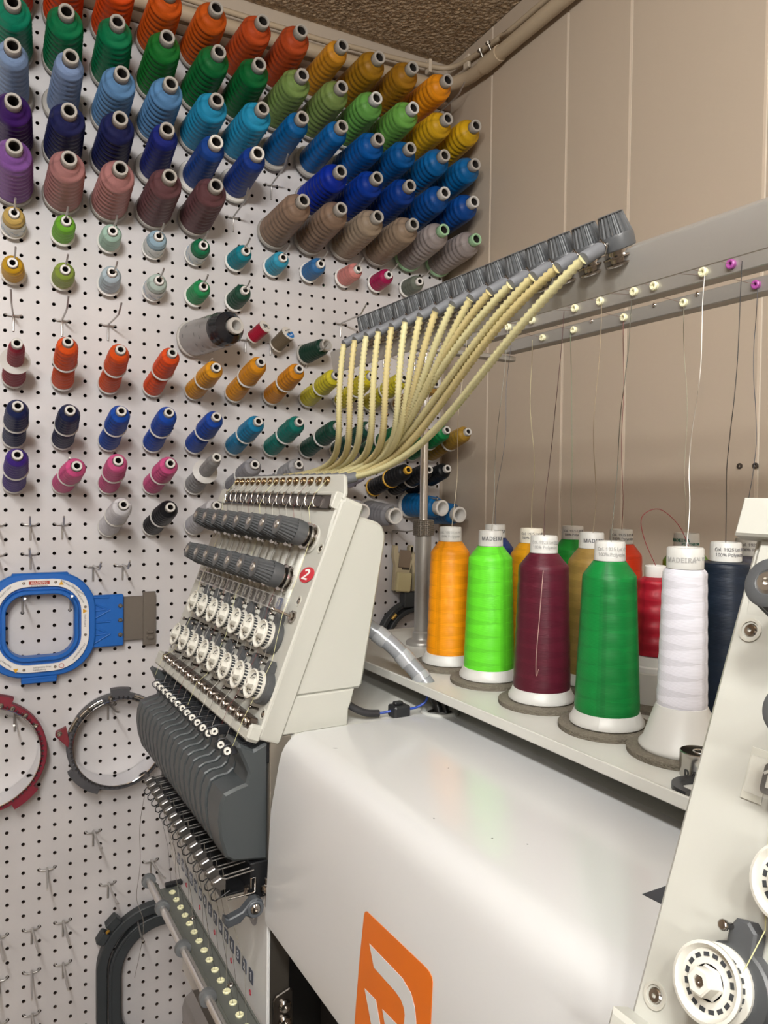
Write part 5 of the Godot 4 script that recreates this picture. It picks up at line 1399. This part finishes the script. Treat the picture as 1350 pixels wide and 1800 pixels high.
	for j in 8:
		lathe(kn, V2([0.0122, 1.4455 + j * 0.0023, 0.0128, 1.4455 + j * 0.0023 + 0.0006, 0.0128, 1.4455 + j * 0.0023 + 0.0017, 0.0122, 1.4455 + j * 0.0023 + 0.0023]), 64, T(0.4963, 0, -0.766), 10.0, 32, 0.03, 0, 2)
	lathe(kn, V2([0.0122, 1.4639, 0.0118, 1.4645, 0, 1.4645]), 24, T(0.4963, 0, -0.766))
	part("knurled_collar", finish(kn), mat("knurl", Color(0.55, 0.53, 0.5), 0.35, 0.9), post_o)
	part("upper_rod", rod([Vector3(0.4963, 1.46, -0.766), Vector3(0.4963, 1.668, -0.766)], 0.0049, 14), mat("rod_steel", Color(0.8, 0.79, 0.78), 0.26, 0.8), post_o)
	mp("cross_bar", boxed(Vector3(0.395, 1.666, -0.7725), Vector3(0.630, 1.672, -0.7595), 0.0008), alu)
	# the rail: tilted channel with ribbed knobs, two square bars with ceramic eyes
	var ch := P2([0.3605, 1.6465, 0.4000, 1.6650, 0.4000, 1.6682, 0.3590, 1.6492, 0.3580, 1.6475, 0.3625, 1.6262, 0.3655, 1.6262, 0.3622, 1.6452])
	ch = P2([0.3600, 1.6488, 0.3594, 1.6470, 0.3635, 1.6262, 0.3665, 1.6266, 0.3628, 1.6458, 0.4040, 1.6650, 0.4026, 1.6680])
	mp("knob_rail", extruded(ch, 1.24, 0.0005), alu, T(0, 0, -0.745))
	for b in [[0.5460, 1.6780, 0.0158], [0.6107, 1.6760, 0.0165]]:
		mp("eye_bar", boxed(Vector3(b[0], b[1] - 0.0015, -0.762), Vector3(b[0] + b[2], b[1] + 0.0128, 0.5), 0.0008), alu)
	var eye := lathed(V2([0.0014, -0.001, 0.0034, -0.001, 0.0040, 0.0006, 0.0040, 0.0032, 0.0030, 0.0040, 0.0018, 0.0036, 0.0014, 0.002, 0.0014, -0.001]), 16)
	var left := Vector3(-1, 0, 0)
	for q in [[0.5460, 1.6838, [-0.671, -0.631, -0.567, -0.533, -0.4915, -0.4685, -0.4181, -0.3922]], [0.6107, 1.6818, [-0.687, -0.6354, -0.5628, -0.4887, -0.4141]]]:
		for z in q[2]:
			var violet: bool = z > -0.4160
			mp("thread_eye", eye, hexm("a04a94" if violet else "ece8c4", 0.35), along(Vector3(q[0], q[1], z), left))
			mp("rail_thread", rod([Vector3(q[0] - 0.004, q[1], z), Vector3(q[0] - 0.03, q[1] + 0.004, z - 0.008), Vector3(0.405, 1.672, z - 0.02)], 0.00028, 4), hexm("7a6a60", 0.6))
	for z in [-0.475, -0.525, -0.61]:
		mp("bar_screw", screw_head(0.0024), chrome, along(Vector3(0.6107, 1.687, z), left))
	var knob := make_knob()
	var kx := along(Vector3(0.3664, 1.6428, 0.0), Vector3(-0.424, 0.906, 0))
	var kscale := Basis().scaled(Vector3(0.87, 0.80, 0.87))
	var spring := lathed(V2([0, 0.0, 0.0124, 0.0, 0.013, 0.001, 0.013, 0.002, 0.009, 0.003, 0.009, 0.0055, 0.0132, 0.0062, 0.0132, 0.0074, 0.009, 0.0085, 0.009, 0.0115, 0, 0.0115]), 28)
	var sleeve := lathed(V2([0, 0, 0.0030, 0, 0.0040, 0.0002, 0.0043, 0.0008, 0.0043, 0.0155, 0.0037, 0.0162, 0.0037, 0.0172, 0, 0.0172]), 14)
	var clip := begin()
	add_rod(clip, [Vector3(0, 0.017, 0.0046), Vector3(0.0044, 0.0195, 0.0), Vector3(0, 0.0175, -0.0046), Vector3(-0.0044, 0.0195, 0)], 0.0009, 6, true)
	lathe(clip, V2([0.0018, 0.016, 0.0018, 0.028, 0, 0.028]), 8)
	var clip_m := finish(clip)
	for k in 15:
		var z := -0.657 + 0.02271 * k
		var f := T(0, 0, z) * kx
		mp("tension_disc", spring, chrome, Transform3D(f.basis * kscale, f.origin), "chrome tension disc")
		mp("tension_knob", knob, mat("knob_grey", Color("484a4c"), 0.4), Transform3D(f.basis * kscale, f.origin))
		mp("knob_screw", screw_head(0.0034), chrome, f * T(0, 0.0275, 0))
		var sl := along(Vector3(0.3315, 1.6400, z), Vector3(0.855, 0.519, 0))
		mp("tube_sleeve", sleeve, hexm("606266", 0.5), sl)
		mp("sleeve_clip", clip_m, chrome, sl)
		# clear ribbed tube down to the head
		var hz := -0.605 - 0.3017 + PITCH * k
		var a := P0 + FU * 0.2380 - FN * 0.003 + Vector3(0.965, 0.235, 0.0).normalized() * 0.0262
		a.z = hz
		var b := Vector3(0.3315, 1.6400, z)
		var dz := z - hz
		var wob := sin(k * 2.3)
		var t := clampf((k - 5.0) / 6.0, 0.0, 1.0)
		var c1 := a + Vector3(lerpf(0.035, 0.030, t), lerpf(0.008, 0.014, t) + 0.003 * wob, dz * lerpf(0.92, 0.34, t))
		var c2 := b + Vector3(-0.012, lerpf(-0.115, -0.052, t) - 0.008 * wob, -dz * lerpf(0.05, 0.34, t))
		var pts := bezier(a, c1, c2, b, 160)
		var pv := PackedVector3Array(pts)
		var ks := PackedFloat32Array()
		for i in pv.size():
			ks.append(1.0 if i % 2 == 0 else 0.68)
		var tb := begin()
		sweep(tb, pv, circle(10, 0.0034), false, true, ks)
		var tube_m := mat("ribbed_tube_%d" % (k % 3), [Color("c2b886"), Color("bfb07c"), Color("c6bf90")][k % 3], 0.2)
		tube_m.clearcoat_enabled = true
		tube_m.clearcoat = 0.6
		mp("thread_tube", finish(tb), tube_m)
	# cable loom, grommet and plug behind the head
	var g := mp("cable_grommet", lathed(V2([0.0125, 0, 0.0185, 0, 0.019, 0.0016, 0.0172, 0.0034, 0.0138, 0.003, 0.0125, 0.0004]), 28), hexm("b4b5b0", 0.4), T(0.409, 1.2855, -0.598))
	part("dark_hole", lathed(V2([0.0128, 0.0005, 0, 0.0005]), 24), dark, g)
	var loom := [Vector3(0.338, 1.392, -0.70), Vector3(0.357, 1.368, -0.665), Vector3(0.380, 1.3465, -0.642), Vector3(0.398, 1.322, -0.624), Vector3(0.405, 1.308, -0.613)]
	mp("cable_sleeve", rod(curve(loom, 6), 0.0085, 14), hexm("8e9196", 0.25, 0.2))
	for i in 3:
		var wrapst := begin()
		var p: Vector3 = curve(loom, 6)[9 + i * 5]
		var p2: Vector3 = curve(loom, 6)[11 + i * 5]
		add_rod(wrapst, [p, p2], 0.0092, 14)
		mp("cable_wrap", finish(wrapst), hexm("a9acb0", 0.2, 0.2))
	for q in [[-0.003, 0.0], [0.0035, 0.002], [0.0, -0.004]]:
		mp("cable", rod(curve([Vector3(0.400 + q[0], 1.318, -0.621 + q[1]), Vector3(0.4065 + q[0], 1.305, -0.611 + q[1]), Vector3(0.4105 + q[0], 1.294, -0.602 + q[1]), Vector3(0.412 + q[0], 1.280, -0.598 + q[1])], 5), 0.0042, 8), hexm("17181a", 0.35))
	mp("blue_wire", rod(curve([Vector3(0.398, 1.304, -0.603), Vector3(0.3945, 1.297, -0.602), Vector3(0.385, 1.2925, -0.604), Vector3(0.374, 1.2925, -0.604)], 5), 0.0012, 6), hexm("28459a", 0.4))
	mp("blue_wire", rod(curve([Vector3(0.362, 1.2925, -0.606), Vector3(0.352, 1.2905, -0.610), Vector3(0.345, 1.2905, -0.612)], 5), 0.0012, 6), hexm("28459a", 0.4))
	mp("wire_plug", boxed(Vector3(0.359, 1.286, -0.613), Vector3(0.376, 1.2975, -0.598), 0.0015), hexm("1e2022", 0.45))
	mp("plug_latch", boxed(Vector3(0.362, 1.2975, -0.609), Vector3(0.371, 1.3005, -0.603), 0.0008), hexm("1e2022", 0.45))
	mp("black_lead", rod(curve([Vector3(0.318, 1.302, -0.618), Vector3(0.326, 1.2965, -0.615), Vector3(0.336, 1.292, -0.612), Vector3(0.348, 1.2905, -0.610)], 6), 0.0036, 8), hexm("26262a", 0.4))

# ---------------------------------------------------------------- cones on the thread table
const TABLE_Y := 1.3135
# name, x, z, body colour, kind, thread reaches, print
const TABLE_CONES := [
	["orange yellow", 0.4595, -0.6566, "f39a0e", 0.0236, 0.0205, 1.0, "front row cone farthest from the red sticker's head, next to the steel post"],
	["neon green", 0.4570, -0.5848, "62d62c", 0.0246, 0.0212, 1.0, ""],
	["maroon", 0.4505, -0.5015, "541426", 0.0248, 0.0216, 1.0, ""],
	["deep green", 0.4490, -0.4241, "087a34", 0.0250, 0.0205, 1.0, ""],
	["white", 0.4527, -0.3570, "e8e8f2", 0.0172, 0.0150, 0.9, ""],
	["dark blue", 0.5440, -0.6880, "16306e", 0.0240, 0.0210, 1.0, ""],
	["mustard", 0.5260, -0.6050, "d89a14", 0.0240, 0.0210, 1.0, ""],
	["olive tan", 0.5310, -0.5249, "94783e", 0.0246, 0.0212, 1.0, ""],
	["navy", 0.5336, -0.3830, "121e2e", 0.0210, 0.0190, 0.95, ""],
	["bright green", 0.6120, -0.6340, "22a03c", 0.0240, 0.0210, 1.0, ""],
	["orange red", 0.6080, -0.5590, "e8401a", 0.0240, 0.0210, 1.0, ""],
	["lime", 0.6150, -0.4840, "6aa024", 0.0244, 0.0212, 1.0, ""],
	["slate grey", 0.6023, -0.4091, "5a5a66", 0.0180, 0.0165, 0.95, ""],
]
const CONE_LABELS := [
	"orange yellow thread cone at the front of the table beside the steel post",
	"neon green thread cone between the orange yellow and maroon ones",
	"maroon thread cone between the neon green and deep green ones",
	"deep green thread cone, fattest at the front, between maroon and white ones",
	"white thread cone on a wide flared base beside the chrome ring",
	"dark blue thread cone mostly hidden behind the neon green one",
	"mustard yellow thread cone peeking out behind the maroon one",
	"olive tan thread cone half hidden behind the deep green one",
	"dark navy thread cone behind the white one, partly covered by the near head",
	"bright green thread cone in the last row behind olive tan and mustard ones",
	"orange red thread cone in the last row behind the deep green one",
	"lime green thread cone in the last row, peeking out behind the white one",
	"slate grey thread cone next to the navy one, mostly hidden by the near head",
]

const TOPS := [-0.7500, -0.6725, -0.5828, -0.4939, -0.4167, -0.7450, -0.7055, -0.5316, -0.3829, -0.6411, -0.5637, -0.4885, -0.4124]

func make_table_goods() -> void:
	var felt := mat("grey_felt", Color("7d7668"), 0.95)
	felt.albedo_texture = noise_tex(0.09, 3, Color(0.72, 0.72, 0.72), Color(1, 1, 1), 33, 256)
	felt.uv1_triplanar = true
	felt.uv1_scale = Vector3(14, 14, 14)
	felt.normal_enabled = true
	felt.normal_texture = noise_tex(0.15, 3, Color.BLACK, Color.WHITE, 34, 256, true, 4.0)
	var pad := lathed(V2([0, 0, 0.0372, 0, 0.0375, 0.0008, 0.0375, 0.0038, 0.0366, 0.0044, 0, 0.0044]), 40)
	var bodies := {}
	for i in TABLE_CONES.size():
		var c: Array = TABLE_CONES[i]
		var at := MF * T(c[1], TABLE_Y, c[2])
		single("felt_pad", "round grey felt pad under the %s thread cone" % c[0], "felt pad", pad, felt, at, "felt pads on the thread table")
		var o := thing("thread_cone", CONE_LABELS[i], "thread cone", at * T(0, 0.0045, 0) * Transform3D(Basis(Vector3.UP, i * 1.1 + 0.4), Vector3()), "cones on the thread table")
		var rb: float = c[4]
		var rt: float = c[5]
		var white: bool = c[0] == "white"
		var y0 := 0.031 if white else 0.0105
		var prof := V2([rb - 0.0004, y0, rb, y0 + 0.003, rt, 0.1165, rt - 0.0006, 0.1178, 0.0122, 0.1285])
		if white or c[0] == "navy" or c[0] == "slate grey":
			prof = V2([rb - 0.0004, y0, rb, y0 + 0.003, rt, 0.1255, rt - 0.0008, 0.1272, 0.0128, 0.1285])
		part("thread", wound(prof, 60, 32, 0.00016, 8.5), thread_mat(c[3]), o)
		var core: Array
		if white:
			core = V2([0, 0, 0.0285, 0, 0.0292, 0.0012, 0.0290, 0.003, 0.0262, 0.006, 0.0195, 0.0265, 0.0176, 0.031, 0.0118, 0.0325, 0.0118, 0.128, 0.0126, 0.1288, 0.0126, 0.1425, 0.0118, 0.1436, 0.0092, 0.1436, 0.0086, 0.1425, 0.0086, 0.08, 0, 0.08])
		else:
			core = V2([0, 0, 0.0272, 0, 0.0287, 0.0012, 0.0287, 0.0040, 0.0268, 0.0068, 0.0252, 0.0106, 0.0118, 0.0125, 0.0112, 0.128, 0.0120, 0.1288, 0.0116, 0.1425, 0.0110, 0.1436, 0.0086, 0.1436, 0.0080, 0.1425, 0.0080, 0.08, 0, 0.08])
		var core_m := hexm("c6c6c2" if i != 6 else "dcd8ca", 0.4)
		part("core", lathed(core, 36), core_m, o)
		# print round the cap
		var ink := hexm("a4a4a2" if i in [0, 2, 3, 4] else "6a6a6e", 0.6)
		var r := 0.0121
		var spin := PI * 0.5 * 0 - i * 1.1 - 0.4 - 0.6
		if i in [1, 7, 5]:
			part("print", bent_words("MADEIRA", 0.0038, r, spin + 0.1, 0.1362, 700), ink, o)
		elif i == 11:
			part("print", bent_words("POLYNEON", 0.0026, r, spin + 0.1, 0.1335, 700), hexm("1f6a58", 0.5), o)
			part("print", bent_words("MADEIRA", 0.0034, r, spin - 0.9, 0.137, 700), hexm("1f6a58", 0.5), o)
		elif i == 4:
			part("print", bent_words("MADEIRA", 0.0036, 0.0127, spin - 0.55, 0.1352, 700), ink, o)
			part("print", bent_words("CAL 1925", 0.0026, 0.0127, spin + 0.7, 0.1362), ink, o)
		else:
			part("print", bent_words("Col. 1925 Lot 40", 0.0026, r, spin, 0.1382), ink, o)
			part("print", bent_words("100% Polyester", 0.0026, r, spin, 0.1340), ink, o)
			if i == 2:
				part("print", bent_words("MADEIRA", 0.0034, r, spin + 1.5, 0.138, 700), ink, o)
	# small dark red spool on a clear stand
	var sx := MF * T(0.5370, TABLE_Y, -0.4540)
	single("felt_pad", "round grey felt pad under the small dark red spool", "felt pad", pad, felt, sx, "felt pads on the thread table")
	var std := mat("cloudy_stand", Color("b9b7b0"), 0.3)
	single("spool_stand", "cloudy grey plastic stand lifting the small dark red spool", "spool stand", lathed(V2([0, 0, 0.0225, 0, 0.0225, 0.026, 0.0215, 0.027, 0, 0.027]), 28), std, sx * T(0, 0.0045, 0))
	var so := thing("thread_spool", "small dark red spool on a cloudy stand between deep green and white cones", "thread spool", sx * T(0, 0.0316, 0))
	part("thread", wound(V2([0.0165, 0.0135, 0.017, 0.016, 0.0152, 0.077, 0.0145, 0.0785, 0.0086, 0.0815]), 36, 24, 0.0006, 5.0), thread_mat("9c1226"), so)
	part("core", lathed(V2([0, 0, 0.0208, 0, 0.021, 0.004, 0.0195, 0.005, 0.0195, 0.0125, 0.009, 0.0135, 0.0086, 0.081, 0.0092, 0.082, 0.0092, 0.0905, 0.0086, 0.0912, 0.006, 0.0912, 0.0056, 0.09, 0.0056, 0.04, 0, 0.04]), 28), hexm("d8d6d2", 0.4), so)
	# chrome bobbin case ring and the dark clip beside it
	var ro := thing("bobbin_case", "small open chrome ring stamped with letters, near the table lip", "bobbin case", MF * T(0.4280, TABLE_Y, -0.3235))
	part("ring", lathed(V2([0.0112, 0, 0.0118, 0, 0.0118, 0.0075, 0.0120, 0.0078, 0.0120, 0.0162, 0.0113, 0.0166, 0.0112, 0.016, 0.0112, 0]), 36), mat("bright_steel", Color(0.75, 0.74, 0.72), 0.22, 1.0), ro)
	part("stamp", bent_words("D @ G E", 0.0042, 0.0119, -0.9, 0.0038, 700), hexm("3a3a3a", 0.5), ro)
	part("inner_coil", rod(arc_path(Vector3(), 0.0045, 0, 330, 16).map(func(p): return Vector3(p.x + 0.002, 0.0155, p.y)), 0.0008, 6), mat("bright_steel", Color(0.75, 0.74, 0.72), 0.22, 1.0), ro)
	var cl := begin()
	var arc := arc_path(Vector3(), 0.0135, 25, 190, 14).map(func(p): return Vector3(p.x, 0.002, -p.y))
	sweep(cl, PackedVector3Array(arc), P2([-0.0028, -0.0018, 0.0028, -0.0018, 0.0028, 0.0018, -0.0028, 0.0018]), false, false, PackedFloat32Array(), Vector3(0, 1, 0))
	single("clip", "black curved plastic clip lying on the table lip below the chrome ring", "clip", finish(cl), hexm("2a2b2e", 0.35), MF * T(0.4060, TABLE_Y, -0.3060))
	# strands from the cones up to the eyes of the bars
	var cols := ["c8bea6", "8c8a80", "4a3030", "5a5a50", "e8e6e0", "6a6a70", "b8b08c", "9a8a70", "2a2a2a", "7a8a70", "7a4a44", "a09c88", "55555a"]
	for i in TABLE_CONES.size():
		var c: Array = TABLE_CONES[i]
		var far: bool = i in [5, 6, 9, 10, 11, 12]
		var a := Vector3(c[1], TABLE_Y + 0.1475, c[2])
		var b := Vector3(0.6095 if far else 0.5450, 1.682 if far else 1.684, TOPS[i])
		var pts := []
		for k in 9:
			var t := k / 8.0
			var p := a.lerp(b, t)
			p.z += 0.0035 * sin(t * 9.0 + i * 1.9) * (1.0 - t)
			p.x += 0.003 * sin(t * 7.0 + i) * (1.0 - t) * t * 3.0
			pts.append(p)
		pts[0] = a - Vector3(0, 0.012, 0)
		single("thread_strand", "thin strand of thread rising from the %s cone on the table to the rail" % c[0], "thread strand", rod(curve(pts, 4), 0.00034, 5), hexm(cols[i], 0.6), MF, "strands between table and rail")
	# loose ends
	var loose := [[Vector3(0.5370, 1.436, -0.454), Vector3(0.523, 1.46, -0.455), Vector3(0.515, 1.479, -0.451), Vector3(0.527, 1.486, -0.443), Vector3(0.545, 1.472, -0.437), Vector3(0.553, 1.452, -0.432)], [Vector3(0.43, 1.434, -0.479), Vector3(0.424, 1.395, -0.476), Vector3(0.424, 1.362, -0.479), Vector3(0.428, 1.345, -0.483), Vector3(0.424, 1.352, -0.476)]]
	single("thread_strand", "loose red thread end arching above the small dark red spool", "thread strand", rod(curve(loose[0], 6), 0.00034, 5), hexm("8a2a30", 0.6), MF)
	single("thread_strand", "loose end of thread hanging down the side of the maroon cone", "thread strand", rod(curve(loose[1], 6), 0.0003, 5), hexm("b89a90", 0.6), MF)
	var hang := [Vector3(0.192, 1.158, -0.868), Vector3(0.187, 1.115, -0.874), Vector3(0.187, 1.07, -0.873), Vector3(0.184, 1.03, -0.877), Vector3(0.190, 1.005, -0.871), Vector3(0.189, 0.98, -0.872), Vector3(0.181, 0.94, -0.873)]
	single("thread_strand", "dark loose thread hanging from the far presser clamp in front of the pegboard", "thread strand", rod(curve(hang, 6), 0.0003, 5), hexm("6a645c", 0.6), MF)

func _ready() -> void:
	rng.seed = 7
	make_light_and_camera()
	make_thread_textures()
	make_room()
	make_pegboard_goods()
	make_hoops()
	make_machine()
	make_table_goods()
